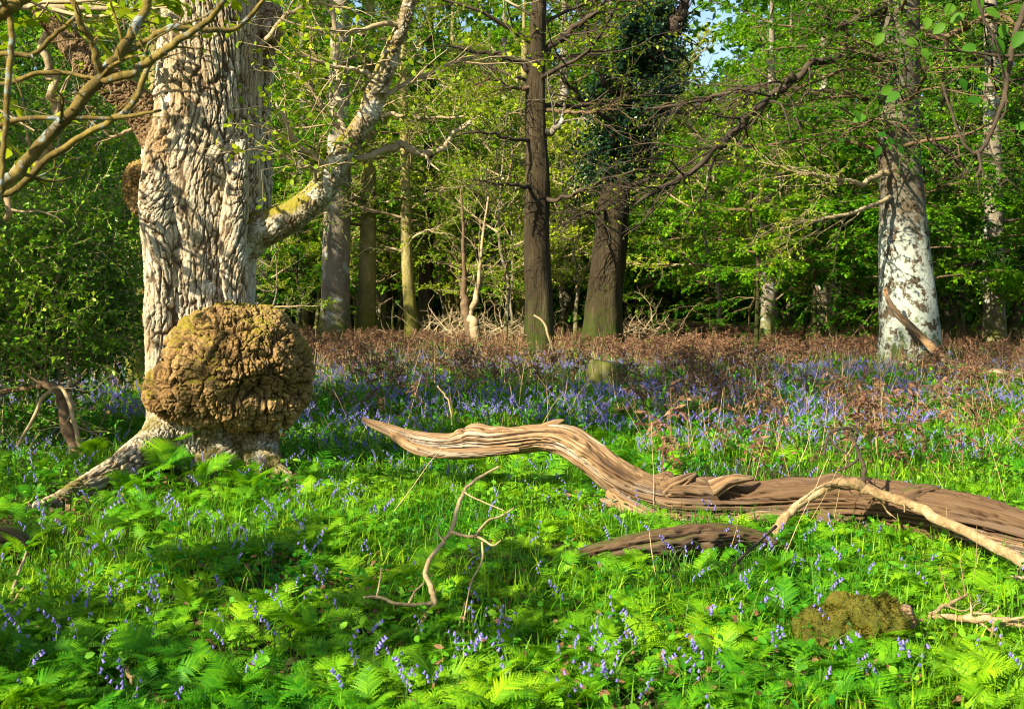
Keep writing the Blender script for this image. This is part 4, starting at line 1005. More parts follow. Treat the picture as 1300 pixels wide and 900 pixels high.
mb, at = wood_log([(722, 716, 6.15, 7), (745, 706, 6.2, 12), (790, 696, 6.25, 16), (830, 689, 6.3, 19), (856, 686, 6.35, 20), (880, 681, 6.4, 17), (915, 679, 6.45, 15), (955, 682, 6.5, 11), (985, 688, 6.5, 5)], 260, 64, 12, 0.3, 0.5, 0.18, knots=[(0.85, 2.4, 0.07, 0.6)])
put('rotten_log', mb, M['rotten'], 'short dark rotten log lying in shade below the fallen trunk', 'log', attrs=at)
mb, at = wood_log([(-60, 688, 6.2, 26), (-20, 690, 6.25, 24), (12, 692, 6.3, 21), (34, 700, 6.3, 14), (42, 702, 6.3, 6)], 120, 48, 14, 0.25, 0.4, 0.15)
put('rotten_log', mb, M['rotten'], 'dark rotten log end poking in at the left edge', 'log', attrs=at)

for k, rows in enumerate([[(690, 545, 8.3, 8), (704, 537, 8.28, 5), (716, 533, 8.25, 1)], [(845, 625, 7.8, 12), (868, 610, 7.75, 8), (884, 601, 7.75, 2)], [(905, 622, 7.6, 12), (930, 610, 7.58, 8), (958, 607, 7.58, 2)], [(1150, 632, 7.0, 12), (1172, 622, 6.98, 8), (1192, 619, 6.95, 2)], [(800, 640, 7.75, 10), (780, 640, 7.75, 7), (762, 634, 7.8, 2)], [(598, 556, 8.5, 9), (588, 548, 8.5, 6), (582, 545, 8.5, 1.5)], [(1040, 655, 7.3, 10), (1075, 664, 7.2, 8), (1110, 668, 7.1, 2)]]):
    mb, at = wood_log(rows, 50, 28, 80 + k, 0.4, 0.6, 0.2, base=LB)
    link('snag', mb.mesh('snag', M['log'] if k not in (3, 6) else M['rotten'], attrs=at), lroot)

# arching pale branch leaning over the log
ab = G(985, 700)
aroot = root('fallen_branch', (ab[0], ab[1], hz1(ab[0], ab[1])), 'pale bent branch arching over the fallen trunk and down to the right', 'branch')
AB = np.array(aroot.location)
rs = np.random.default_rng(31)
mb, pr, rr = stick_mb([(978, 694, 6.75, 4), (984, 672, 6.8, 5), (1000, 652, 6.85, 5.5), (1030, 630, 6.9, 5.5), (1065, 614, 6.9, 6), (1085, 613, 6.88, 7), (1110, 624, 6.85, 6.5), (1150, 638, 6.7, 6.5), (1200, 661, 6.45, 6.8), (1250, 688, 6.2, 7), (1300, 711, 5.95, 7.5), (1360, 738, 5.7, 7)], 160, 14, 7, base=AB, wob=0.2)
add_twigs(mb, pr, rr, rs, 7, (0.08, 0.3), sub=2, tr=0.35, minr=0.002)
link('limb', mb.mesh('limb', M['stick']), aroot)
mb = MB()
for k, rows in enumerate([[(1000, 655, 6.82, 4), (985, 685, 6.7, 3.5), (1003, 700, 6.65, 3), (1005, 725, 6.6, 2)], [(1062, 616, 6.9, 3), (1040, 618, 6.8, 2), (1015, 638, 6.75, 1.5)]]):
    m2, p2, r2 = stick_mb(rows, 40, 8, 40 + k, base=AB); mb.add(*m2.arrays())
link('side_shoot', mb.mesh('side_shoot', M['stick']), aroot)
mb, pr, rr = stick_mb([(1096, 618, 6.88, 3), (1097, 596, 6.9, 2.8), (1090, 575, 6.95, 2.4), (1082, 556, 7.0, 2.2), (1082, 546, 7, 2), (1068, 544, 7, 2), (1054, 550, 7, 2), (1049, 562, 7, 1.8), (1046, 578, 7, 1.5)], 80, 9, 8, base=AB, wob=0.3)
for k, rows in enumerate([[(1092, 580, 6.95, 2), (1080, 590, 6.9, 1.6), (1062, 598, 6.9, 1.2)], [(1052, 552, 7, 1.4), (1060, 566, 6.95, 1.4), (1078, 580, 6.9, 1.2), (1072, 600, 6.9, 1)], [(1086, 560, 7, 2), (1088, 545, 7, 1.6), (1079, 538, 7, 1.2)]]):
    m2, p2, r2 = stick_mb(rows, 30, 7, 60 + k, base=AB); mb.add(*m2.arrays())
add_twigs(mb, pr, rr, rs, 5, (0.08, 0.25), sub=2, tr=0.5, minr=0.002)
o = link('twig', mb.mesh('twig', M['twig_dark']), aroot); o['label'] = 'dark curled twig rising from the branch'

# dead sapling, thin bleached
sb = G(520, 828)
mb, pr, rr = stick_mb([(519, 826, 4.95, 2.73), (530, 800, 5.0, 3.23), (545, 772, 5.05, 3.91), (551, 764, 5.05, 4.07), (547, 746, 5.1, 3.57), (540, 728, 5.15, 3.40), (548, 706, 5.2, 2.89), (565, 685, 5.3, 2.73), (575, 668, 5.35, 2.73), (582, 640, 5.4, 2.55), (593, 618, 5.5, 2.21), (612, 604, 5.5, 1.88), (634, 592, 5.5, 1.27)], 160, 9, 11, wob=0.15)
for k, rows in enumerate([[(551, 765, 5.05, 2.89), (530, 768, 5.0, 2.55), (505, 766, 4.95, 2.38), (480, 758, 4.9, 2.04), (462, 758, 4.85, 1.36)], [(572, 675, 5.3, 2.21), (590, 680, 5.3, 2.04), (608, 682, 5.25, 1.88), (625, 692, 5.2, 1.36), (636, 686, 5.2, 0.85)], [(604, 680, 5.25, 1.88), (618, 662, 5.3, 1.52), (636, 655, 5.35, 1.19), (652, 645, 5.4, 0.85)], [(518, 768, 5, 1.70), (526, 752, 5.05, 1.52), (538, 740, 5.1, 1.36)], [(612, 688, 5.2, 1.52), (612, 712, 5.1, 1.36), (598, 740, 5.0, 1.02), (588, 790, 4.85, 0.85)], [(478, 758, 4.9, 1.19), (482, 738, 4.95, 1.02), (484, 720, 5, 0.85)], [(590, 625, 5.45, 1.19), (602, 632, 5.4, 1.02), (640, 648, 5.3, 0.68)], [(565, 690, 5.25, 1.02), (555, 672, 5.3, 0.85), (566, 655, 5.35, 0.68)]]):
    m2, p2, r2 = stick_mb(rows, 40, 7, 70 + k); mb.add(*m2.arrays())
put('dead_sapling', mb, M['pale_stick'], 'thin bleached dead sapling with forked twigs standing in the grass', 'dead sapling')

# mossy stump, front right
def lump_mesh(c, rx, ry, rz_, seed, rough=0.2, n=40, k=60, flat_top=0.0):
    th = np.linspace(0.0, math.pi, n)[:, None]; ph = (np.arange(k) * 2 * math.pi / k)[None]
    u_ = np.stack([np.sin(th) * np.cos(ph), np.sin(th) * np.sin(ph), np.cos(th) + 0 * ph], -1).reshape(-1, 3)
    d = 1 + rough * 2 * (fbm(u_ * 2.2 + seed, 4, seed) - 0.5) + rough * 0.6 * (fbm(u_ * 9 + seed, 3, seed + 2) - 0.5)
    v = u_ * d[:, None] * np.array([rx, ry, rz_])
    if flat_top: v[:, 2] = np.minimum(v[:, 2], flat_top * rz_ + 0.05 * rz_ * (fbm(v * 14, 2, seed) - 0.5))
    ii = np.arange(n - 1)[:, None] * k; jj = np.arange(k)[None]; j2 = (jj + 1) % k
    q = np.stack([ii + jj, ii + k + jj, ii + k + j2, ii + j2], -1).reshape(-1, 4)
    return v + np.asarray(c), q
mo = G(1085, 845)
mroot = root('mossy_stump', (mo[0], mo[1], hz1(mo[0], mo[1])), 'low rotten stump cushioned in green and rusty moss', 'stump')
mb = MB(); fz = MB()
for (c, a, b, d, sd) in (((0.02, 0.03, 0.08), 0.17, 0.15, 0.16, 3), ((-0.13, -0.02, 0.05), 0.13, 0.14, 0.15, 5), ((0.12, 0.0, 0.10), 0.11, 0.12, 0.13, 8), ((-0.05, -0.1, 0.0), 0.16, 0.1, 0.14, 9)):
    v, q = lump_mesh(c, a, b, d, sd, 0.38, 60, 90); mb.add(v, q)
    pk = rs.integers(0, len(v), 5200)
    nrm = unit((v[pk] - np.array(c)) / np.array([a, b, d]) ** 2 + rs.normal(size=(len(pk), 3)) * 3.0)
    pk2 = nrm[:, 2] > -0.2
    fz.add(*leafquads(v[pk][pk2], nrm[pk2], rs.uniform(0.008, 0.022, pk2.sum()), 0.0035, 0.9, rs, False, 0.2))
link('moss_cushion', mb.mesh('moss_cushion', M['moss']), mroot)
link('moss_tufts', fz.mesh('moss_tufts', M['moss_tuft']), mroot)
mb, at = wood_log([(1075, 806, 4.75, 19), (1100, 796, 4.7, 20), (1130, 787, 4.66, 18), (1152, 782, 4.64, 16), (1160, 780, 4.63, 12)], 80, 48, 22, 0.35, 0.3, 0.2, base=np.array(mroot.location))
link('broken_stub', mb.mesh('broken_stub', M['log'], attrs=at), mroot)

# mid-distance stump
so = G(772, 492)
sroot = root('tree_stump', (so[0], so[1], hz1(so[0], so[1])), 'short cut stump among the bluebells in front of the ivy tree', 'stump')
mb = trunk_mb([(0, 0, -0.1), (0, 0, 0.1), (0.0, 0, 0.36), (0.02, 0, 0.50)], [0.42, 0.36, 0.33, 0.31], 24, 40, 3, 0.14, 0.1, 0.25)
link('stump_wood', mb.mesh('stump_wood', M['grey_bark']), sroot)

# branch leaning on the beech and lying on the ground
mb, at = wood_log([(1124, 366, 24.9, 2.5), (1128, 382, 24.8, 3.5), (1140, 400, 24.7, 4.5), (1158, 416, 24.6, 5), (1180, 438, 24.3, 5.5), (1200, 458, 23.6, 6), (1218, 466, 22.8, 6), (1250, 472, 21.6, 6), (1300, 478, 21, 6), (1360, 484, 21, 6)], 200, 32, 41, 0.15, 0.3, 0.1)
put('leaning_branch', mb, M['log'], 'barkless tan branch leaning against the white lichen beech', 'branch', attrs=at)
mb, at = wood_log([(1050, 470, 25, 3), (1080, 468, 25, 4), (1120, 474, 24.6, 5), (1160, 476, 24.2, 5), (1200, 474, 24, 3)], 80, 24, 42, 0.2, 0.3, 0.1)
put('fallen_branch', mb, M['log'], 'short fallen branch in the bracken at the beech foot', 'branch', attrs=at)
mb, at = wood_log([(1066, 470, 24, 2.5), (1076, 464, 24, 5), (1088, 458, 24, 3)], 40, 20, 43, 0.2)
put('wood_chunk', mb, M['log'], 'small pale snapped piece of wood left of the beech foot', 'wood')
# mossy fallen trunk behind
mb, at = wood_log([(785, 417, 50, 8), (820, 416, 50, 11), (870, 417, 50, 11), (930, 420, 50, 9), (990, 422, 51, 7), (1060, 420, 52, 5)], 140, 40, 44, 0.25)
put('fallen_log', mb, M['rotten'], 'mossy rust brown fallen trunk lying behind the bracken right of the ivy tree', 'log', attrs=at)
mb, at = wood_log([(440, 424, 54, 4), (500, 424, 54, 5), (560, 421, 54, 5), (640, 416, 54, 5)], 80, 24, 45, 0.25)
put('fallen_log', mb, M['log'], 'pale fallen trunk lying behind the mossy trunks on the left', 'log', attrs=at)
# heaps of dead brushwood
rbp = np.random.default_rng(55)
for nm, (px, py, Y, w, n, lab) in enumerate([(630, 425, 44, 2.0, 60, 'heap of pale dead branches left of the dark centre trunk'), (560, 425, 45, 1.1, 34, 'tangle of dead twigs beside the twin trunks'), (815, 420, 45, 1.6, 30, 'dead twigs heaped on the fallen trunk by the ivy tree'), (210, 430, 24, 1.6, 40, 'dead brown brushwood behind the burr oak')]):
    c = P(px, py, Y); c[2] = hz1(c[0], c[1])
    st = c + np.column_stack([rbp.normal(size=n) * w * 0.5, rbp.normal(size=n) * 0.7, rbp.uniform(0.05, 0.5, n)])
    d = np.column_stack([rbp.normal(size=n), rbp.normal(size=n) * 0.6, rbp.uniform(-0.05, 0.9, n)])
    T = grow(st, d, rbp.uniform(0.6, 1.9, n), 8, 0.22, 0.02, rbp)
    mb = MB(); mb.add(*tubes(T, rbp.uniform(0.015, 0.04, n), 0.006, 5))
    p3, d3, t3 = offshoots(T, 5, 0.2, 1, 0.4, 1.1, 0, rbp)
    mb.add(*tubes(grow(p3, d3, rbp.uniform(0.2, 0.7, len(p3)), 5, 0.25, 0.0, rbp), 0.008, 0.004, 3))
    put('brushwood_heap', mb, M['twig_pale'], lab, 'brushwood')

# loose sticks
loose = [([(1178, 783, 4.82, 3), (1220, 784, 4.78, 4.5), (1260, 787, 4.73, 5), (1310, 792, 4.69, 5)], 'stick', 'pale straight stick lying at the right edge above the ferns'),
 ([(985, 668, 6.3, 2), (950, 700, 5.9, 2.2), (915, 740, 5.5, 2.4), (900, 765, 5.3, 2.4), (908, 785, 5.1, 2.6), (935, 806, 5.0, 3.2), (950, 815, 5, 4)], 'twig_dark', 'thin dark bent twig right of centre in front of the rotten log'),
 ([(158, 846, 4.27, 2), (168, 862, 4.20, 4), (180, 874, 4.14, 6), (195, 884, 4.09, 5), (215, 893, 4.00, 3)], 'stick', 'thick broken pale stick lying in the front ferns at the left'),
 ([(0, 812, 4.64, 2.5), (25, 800, 4.69, 2), (50, 796, 4.73, 1.5)], 'stick', 'thin pale stick at the left edge of the grass'),
 ([(30, 745, 5.28, 2), (14, 765, 5.19, 2.5), (22, 730, 5.46, 2), (34, 700, 5.64, 1.5)], 'stick', 'crooked dead stem beside the rotten log end at the left'),
 ([(75, 648, 8.3, 2), (150, 645, 8.3, 2), (240, 640, 8.3, 2)], 'twig_brown', 'thin twig lying before the oak root'),
 ([(1280, 733, 5.64, 2.5), (1310, 733, 5.64, 2.5)], 'stick', 'short pale stick end at the right edge below the arching branch'),
 ([(1180, 780, 4.82, 3), (1205, 766, 4.91, 2.6), (1228, 754, 5.00, 2)], 'stick', 'forked brittle twig beside the mossy stump'),
 ([(610, 870, 4.14, 1.2), (560, 862, 4.18, 1.2), (505, 846, 4.27, 1)], 'twig_brown', 'fine brown twig lying low in the front grass'),
 ([(590, 820, 5.0, 1.6), (586, 790, 5.05, 1.6), (590, 765, 5.1, 1.2)], 'straw', 'dry upright stalk right of the dead sapling'),
 ([(700, 480, 30, 1.5), (708, 465, 30, 1.8), (700, 440, 30, 1.5), (690, 410, 30, 1.5), (678, 400, 30, 1.2)], 'straw', 'thin dead stem leaning in front of the dark centre trunk'),
 ([(575, 545, 14, 1.3), (570, 510, 14, 1.3), (555, 490, 14, 1.0)], 'straw', 'bent straw stem behind the tip of the fallen trunk')]
for k, (rows, mat, lab) in enumerate(loose):
    mb, pr, rr = stick_mb(rows, 40, 8, 100 + k, wob=0.3)
    if k in (1, 7, 0): add_twigs(mb, pr, rr, rs, 6, (0.08, 0.25), sub=2, tr=0.5, minr=0.0012)
    put('stick' if mat != 'straw' else 'dry_stalk', mb, M[mat], lab, 'stick' if mat != 'straw' else 'dry stalk')

# ------------------------------------------------------------------ near branches at the edges of the picture
rn = np.random.default_rng(71)
nb = P(-240, 60, 3.6)
nroot = root('overhanging_branch', nb, 'near lichen spotted bare branch crossing the top left corner in front of the oak', 'branch')
nlf = MB()
for k, (rows, mat, n) in enumerate([
    ([(-240, 470, 3.5, 9), (-60, 300, 3.55, 8), (0, 242, 3.55, 8), (40, 195, 3.6, 7.5), (85, 148, 3.6, 7.5), (128, 100, 3.6, 8), (150, 70, 3.65, 6.5), (172, 35, 3.7, 6), (192, -5, 3.7, 5), (215, -60, 3.7, 4)], 'lichen_twig', 7),
    ([(128, 100, 3.6, 6), (160, 96, 3.55, 5.5), (195, 75, 3.55, 5), (235, 45, 3.5, 4.6), (268, 22, 3.45, 4), (290, -10, 3.4, 3)], 'lichen_twig', 5),
    ([(-200, 330, 3.8, 6), (-40, 262, 3.8, 5), (20, 240, 3.8, 4.5), (65, 200, 3.8, 4.4), (110, 170, 3.8, 4.4), (150, 148, 3.8, 4), (172, 125, 3.8, 4), (185, 92, 3.8, 3.5), (205, 62, 3.8, 3)], 'lichen_twig', 6),
    ([(140, 80, 3.65, 4), (180, 55, 3.7, 4), (215, 38, 3.7, 4.4), (260, 38, 3.75, 3.8), (300, 36, 3.8, 3), (335, 0, 3.8, 2.5)], 'lichen_twig', 4),
    ([(-150, 60, 3.3, 9), (-30, 30, 3.3, 9), (0, 18, 3.3, 8), (28, 0, 3.3, 8), (60, -40, 3.3, 7)], 'lichen_twig', 3),
    ([(12, 20, 3.3, 4), (14, 60, 3.3, 4), (10, 120, 3.3, 4), (6, 180, 3.3, 3.6), (2, 235, 3.3, 3)], 'lichen_twig', 2),
    ([(128, 100, 3.6, 5), (118, 60, 3.55, 4.6), (100, 25, 3.5, 4), (88, -20, 3.5, 3.5)], 'lichen_twig', 4),
    ([(-160, 180, 3.5, 4), (-30, 165, 3.6, 3.8), (30, 152, 3.6, 3.4), (90, 150, 3.6, 3), (150, 150, 3.6, 2.6), (205, 140, 3.6, 1.8)], 'lichen_twig', 5),
    ([(-100, 100, 3.5, 4), (0, 70, 3.5, 3.6), (40, 70, 3.5, 3.2), (70, 45, 3.5, 3), (100, 18, 3.5, 2.2)], 'lichen_twig', 4),
    ([(-100, 130, 3.9, 4), (0, 108, 3.9, 3.2), (60, 92, 3.9, 3), (110, 98, 3.9, 2.6), (140, 100, 3.8, 2)], 'lichen_twig', 4)]):
    mb, pr, rr = stick_mb(rows, 70, 9, 200 + k, wob=0.2, base=nb)
    tw = add_twigs(mb, pr, rr, rn, n, (0.06, 0.28), sub=2, tr=0.4, minr=0.0011, wander=0.2)
    pl, dl, tl = offshoots(tw[-1][::3], 1, 0.8, 1.0, 0.3, 1.0, 0.0, rn)
    nlf.add(*leafquads(pl, dl, 0.014, 0.009, 0.8, rn, True))
    link('bough' if k == 0 else 'branchlet', mb.mesh('branchlet', M[mat]), nroot)
link('leaf_buds', nlf.mesh('leaf_buds', M['oak_leaf']), nroot)

rb2 = P(1380, -60, 4.2)
rroot = root('hanging_branch', rb2, 'near hazel twig with large soft green leaves hanging in the top right corner', 'branch')
mb = MB()
hl2 = MB()
allp = []
for k, rows in enumerate([
    [(1340, -60, 4.2, 5), (1298, 20, 4.2, 4), (1284, 70, 4.2, 3.6), (1276, 120, 4.2, 3.2), (1262, 160, 4.2, 3), (1248, 188, 4.2, 2.6), (1236, 195, 4.2, 2.2), (1222, 180, 4.2, 2), (1210, 150, 4.2, 1.8), (1196, 105, 4.2, 1.4)],
    [(1240, -40, 4.1, 3), (1245, 15, 4.1, 2.2), (1262, 50, 4.1, 1.8), (1276, 100, 4.1, 1.4)],
    [(1330, 60, 4.2, 2.5), (1290, 72, 4.2, 2), (1230, 66, 4.2, 1.6), (1185, 60, 4.2, 1.2), (1150, 40, 4.2, 1)],
    [(1240, 192, 4.2, 2.4), (1245, 210, 4.15, 2), (1240, 225, 4.1, 1.4)]]):
    m2, p2, r2 = stick_mb(rows, 50, 8, 230 + k, wob=0.2, base=rb2); mb.add(*m2.arrays())
    add_twigs(mb, p2, r2, rn, 5, (0.06, 0.22), sub=1, tr=0.45, minr=0.001, wander=0.15)
htwig = link('twig', mb.mesh('twig', M['twig_dark']), rroot)
def big_leaf(c, d, L, W, roll):
    n, = (7,)
    d = unit(np.asarray(d, float)); s = unit(np.cross(d, [math.sin(roll) * .6, -1, math.cos(roll) * .6])); nn = np.cross(s, d)
    t_ = np.linspace(0, 1, n); w = np.sin(np.pi * t_ ** 0.8) ** 0.8 * W * 0.5
    mid = c + d * (t_ * L)[:, None] - nn * (0.12 * L * t_ ** 2)[:, None]
    up = nn * 0.0 + nn * (w * 0.25)[:, None]
    v = np.stack([mid + s * w[:, None] + up, mid, mid - s * w[:, None] + up], 1).reshape(-1, 3)
    q = []
    for i in range(n - 1):
        q += [(3 * i, 3 * i + 1, 3 * i + 4, 3 * i + 3), (3 * i + 1, 3 * i + 2, 3 * i + 5, 3 * i + 4)]
    return v, np.array(q)
for k, (px, py, L, dx, dz) in enumerate([(1121, 42, 22, -.3, -.5), (1150, 50, 24, .8, -.5), (1170, 62, 20, .5, -.8), (1142, 118, 26, -.9, -.6), (1118, 120, 24, .9, .6), (1100, 148, 24, -.9, -.3), (1085, 140, 22, .4, -.8), (1125, 178, 18, .9, -.2), (1140, 185, 18, .5, -.8), (1118, 186, 18, -.4, -.9), (1126, 172, 16, -.9, .1), (1250, 12, 30, .9, -.5), (1262, 50, 30, .6, -.9), (1285, 10, 34, .9, -.3), (1225, 18, 26, -.8, -.4), (1240, 60, 24, -.9, -.1), (1218, 100, 22, .5, -.8), (1228, 128, 24, .9, .1), (1244, 95, 22, .9, -.6), (1290, 165, 24, .8, .5), (1296, 180, 22, .9, -.5), (1200, 30, 24, -.7, -.6), (1178, 22, 22, -.2, -.9), (1300, 40, 30, -.5, -.8), (1275, 30, 24, -.1, -1), (1240, -5, 30, .2, -.9), (1210, 5, 26, -.5, -.7)]):
    hl2 = MB().add(*big_leaf(P(px, py, 4.2 + rn.uniform(-.15, .15)) - rb2, (dx, rn.uniform(-.3, .3), dz), L * 3.3 / FPX, L * 0.66 * 3.3 / FPX, rn.uniform(-1, 1)))
    lp = hl2.v[0][1].astype(float); tv = mb.v[k % 4] if False else np.concatenate(mb.v); kk = np.argmin(((tv - lp) ** 2).sum(1))
    pm = np.linspace(0, 1, 6)[:, None]; pc = tv[kk] * (1 - pm) + lp * pm; pc[:, 2] += 0.012 * np.sin(pm[:, 0] * 3.14)
    hl2.add(*tubes(pc[None], 0.0012, 0.0008, 4))
    link('leaf', hl2.mesh('leaf', M['hazel_leaf']), htwig)
print('wood bits', time.time() - T0)

# ------------------------------------------------------------------ ground cover
rg = np.random.default_rng(303)
def sample(strips, r=rg, margin=2.2):
    out = []
    for y0, y1, dens in strips:
        hw1 = 0.45 * y1 + margin
        n = int(dens * 2 * hw1 * (y1 - y0))
        y = r.uniform(y0, y1, n); x = r.uniform(-1, 1, n) * hw1
        k = np.abs(x) < 0.45 * y + margin
        out.append(np.column_stack([x[k], y[k]]))
    p = np.vstack(out)
    return p
def noise2(p, s, seed, oct=3):
    return fbm(np.column_stack([p * s, np.full(len(p), seed * 1.7)]), oct, seed)
def pix(p):
    return 650 + p[:, 0] / p[:, 1] * FPX, HZ + CAMH / p[:, 1] * FPX
def oak_free(p, m=0.62):
    return (np.hypot(p[:, 0] - oak_base[0], p[:, 1] - oak_base[1]) > m)
LOWLINES = [np.array([P(a, b, c)[:2] for a, b, c in ln]) for ln in ([(205, 562, 9.7), (140, 606, 8.85), (75, 637, 8.15), (25, 652, 7.75)], [(722, 716, 6.1), (790, 696, 6.2), (870, 683, 6.3), (985, 688, 6.4)], [(338, 588, 9.6), (390, 628, 8.6)])]
def clear(p, w=0.13):
    ok = np.ones(len(p), bool)
    for ln in LOWLINES:
        for a, b in zip(ln[:-1], ln[1:]):
            t = np.clip(((p - a) @ (b - a)) / ((b - a) @ (b - a)), 0, 1)
            c = a + t[:, None] * (b - a)
            dx = p - c
            ok &= ~((np.abs(dx[:, 0]) < w) & (dx[:, 1] < 0.1) & (dx[:, 1] > -0.42)) | (rg.random(len(p)) < 0.15)
    return ok
def withz(p):
    return np.column_stack([p, height(p[:, 0], p[:, 1])])

def blades(p, h, w, lean, r=rg, K=4):
    N = len(p); az = r.uniform(0, 2 * math.pi, N)
    d = np.column_stack([np.cos(az), np.sin(az), np.zeros(N)]); s = np.column_stack([-np.sin(az + r.normal(size=N) * .5), np.cos(az), np.zeros(N)])
    t = np.linspace(0, 1, K)
    hh = h[:, None] * t[None] * (1 - 0.35 * lean[:, None] * t[None] ** 2)
    out = lean[:, None] * h[:, None] * 0.8 * t[None] ** 2
    c = p[:, None, :] + d[:, None] * out[..., None] + np.array([0, 0, 1.0]) * hh[..., None]
    ww = w[:, None] * np.array([0.8, 1.0, 0.75, 0.05])[None, :K]
    v = np.stack([c + s[:, None] * ww[..., None] * .5, c - s[:, None] * ww[..., None] * .5], 2).reshape(N, K * 2, 3)
    b = (np.arange(N) * K * 2)[:, None, None]
    q = np.array([[2 * k, 2 * k + 1, 2 * k + 3, 2 * k + 2] for k in range(K - 1)])[None] + b
    return v.reshape(-1, 3), q.reshape(-1, 4)

# grass
p = sample([(2.0, 6, 1500), (6, 9, 1000), (9, 13, 620), (13, 20, 300), (20, 30, 110), (30, 44, 25)])
n1 = noise2(p, 0.9, 3)
fade = np.where(p[:, 1] > 13, np.clip(1 - (p[:, 1] - 24) / 14, 0.1, 1), 1)
keep = (rg.random(len(p)) < np.clip((n1 - 0.28) * 3.2, 0.12, 1) * fade) & oak_free(p) & clear(p)
p = p[keep]; N = len(p)
sc = np.clip(p[:, 1] / 9, 1, 2.2)
h = rg.uniform(0.08, 0.27, N) * (0.75 + 0.6 * (noise2(p, 0.5, 4) - .3)); w = rg.uniform(0.004, 0.009, N) * sc
tag(link('grass', MB().add(*blades(withz(p), h, w, rg.uniform(0.1, 1.1, N))).mesh('grass', M['grass'])), kind='stuff')
print('grass', N)
# low leafy herbs
p = sample([(2.0, 6, 500), (6, 10, 420), (10, 16, 260), (16, 26, 110), (26, 40, 35)])
keep = (rg.random(len(p)) < np.clip((noise2(p, 0.8, 13) - 0.3) * 3.5, 0.05, 1)) & oak_free(p) & clear(p)
p = p[keep]; N = len(p)
q3 = withz(p); q3[:, 2] += rg.uniform(0.02, 0.16, N)
a = rg.uniform(0, 2 * math.pi, N)
tag(link('herb_leaves', MB().add(*leafquads(q3, np.column_stack([np.cos(a), np.sin(a), rg.uniform(-.2, .7, N)]), rg.uniform(0.03, 0.06, N) * np.clip(p[:, 1] / 8, 1, 2), rg.uniform(0.015, 0.03, N) * np.clip(p[:, 1] / 8, 1, 2), 0.6, rg, True)).mesh('herb_leaves', M['herb'])), kind='stuff')
# dead leaves on the floor
p = sample([(2.0, 8, 260), (8, 16, 80), (16, 40, 20)])
p = p[(noise2(p, 0.9, 23) > 0.54) & oak_free(p, .5)]; N = len(p)
q3 = withz(p); q3[:, 2] += rg.uniform(0.005, 0.13, N)
a = rg.uniform(0, 2 * math.pi, N)
tag(link('leaf_litter', MB().add(*leafquads(q3, np.column_stack([np.cos(a), np.sin(a), 0 * a]), rg.uniform(0.025, 0.05, N) * np.clip(p[:, 1] / 8, 1, 2), rg.uniform(0.014, 0.028, N) * np.clip(p[:, 1] / 8, 1, 2), 0.9, rg, True)).mesh('leaf_litter', M['litter'])), kind='stuff')

# ------------------------------------------------------------------ ferns
def frond(L, npin, m, W, r, az, rise=1.0, curl=1.5, twist=0.0, cut=0.3):
    """one divided frond starting at the origin"""
    K = 24
    th = rise - curl * np.linspace(0, 1, K) ** 1.2
    st = L / (K - 1)
    x = np.concatenate([[0], np.cumsum(np.cos(th[:-1]) * st)]); z = np.concatenate([[0], np.cumsum(np.sin(th[:-1]) * st)])
    mb = MB()
    rach = np.column_stack([x, 0 * x, z])
    mb.add(*tubes(rach[None, ::3], 0.0022 * L / .4, 0.0008, 3))
    for i in range(npin):
        t = 0.14 + 0.84 * i / (npin - 1)
        u = t * (K - 1); k = min(int(u), K - 2); f = u - k
        c = rach[k] * (1 - f) + rach[k + 1] * f
        tg = unit(rach[k + 1] - rach[k]); n = np.array([-tg[2], 0, tg[0]])
        prof = min(1.0, 0.35 + (t - 0.14) * 4.0) * (1 - max(0, t - 0.30) / 0.70) ** 0.85 + 0.04
        pl = W * prof * r.uniform(0.92, 1.06)
        if pl < 0.008: continue
        for sd in (-1, 1):
            ang = 1.1 - 0.35 * t + r.normal() * 0.06
            d = unit(math.cos(ang) * tg + sd * math.sin(ang) * np.array([0, 1.0, 0]) + n * (0.10 - 0.25 * (1 - t)) * 0.5)
            s = unit(np.cross(n, d)); nn = np.cross(d, s)
            tt = np.linspace(0, 1, m + 1)
            wid = 0.135 * pl * (1 - tt) ** 0.7 * np.where(np.arange(m + 1) % 2, 1.0, cut) + 0.0012
            sh = np.where(np.arange(m + 1) % 2, 0.05 * pl, 0)
            midl = c + d * (tt * pl)[:, None] - np.array([0, 0, 1.0]) * (0.14 * pl * tt ** 2)[:, None]
            v = np.stack([midl + s * wid[:, None] + d * sh[:, None] - nn * (wid * .25)[:, None], midl, midl - s * wid[:, None] + d * sh[:, None] - nn * (wid * .25)[:, None]], 1).reshape(-1, 3)
            q = [(3 * j, 3 * j + 1, 3 * j + 4, 3 * j + 3) for j in range(m)] + [(3 * j + 1, 3 * j + 2, 3 * j + 5, 3 * j + 4) for j in range(m)]
            mb.add(v, q)
    v, q, t = mb.arrays()
    ca, sa = math.cos(az), math.sin(az)
    y2 = v[:, 1] * math.cos(twist) - 0 * v[:, 2]
    z2 = v[:, 2] + v[:, 1] * math.sin(twist)
    return np.column_stack([v[:, 0] * ca - y2 * sa, v[:, 0] * sa + y2 * ca, z2]), q

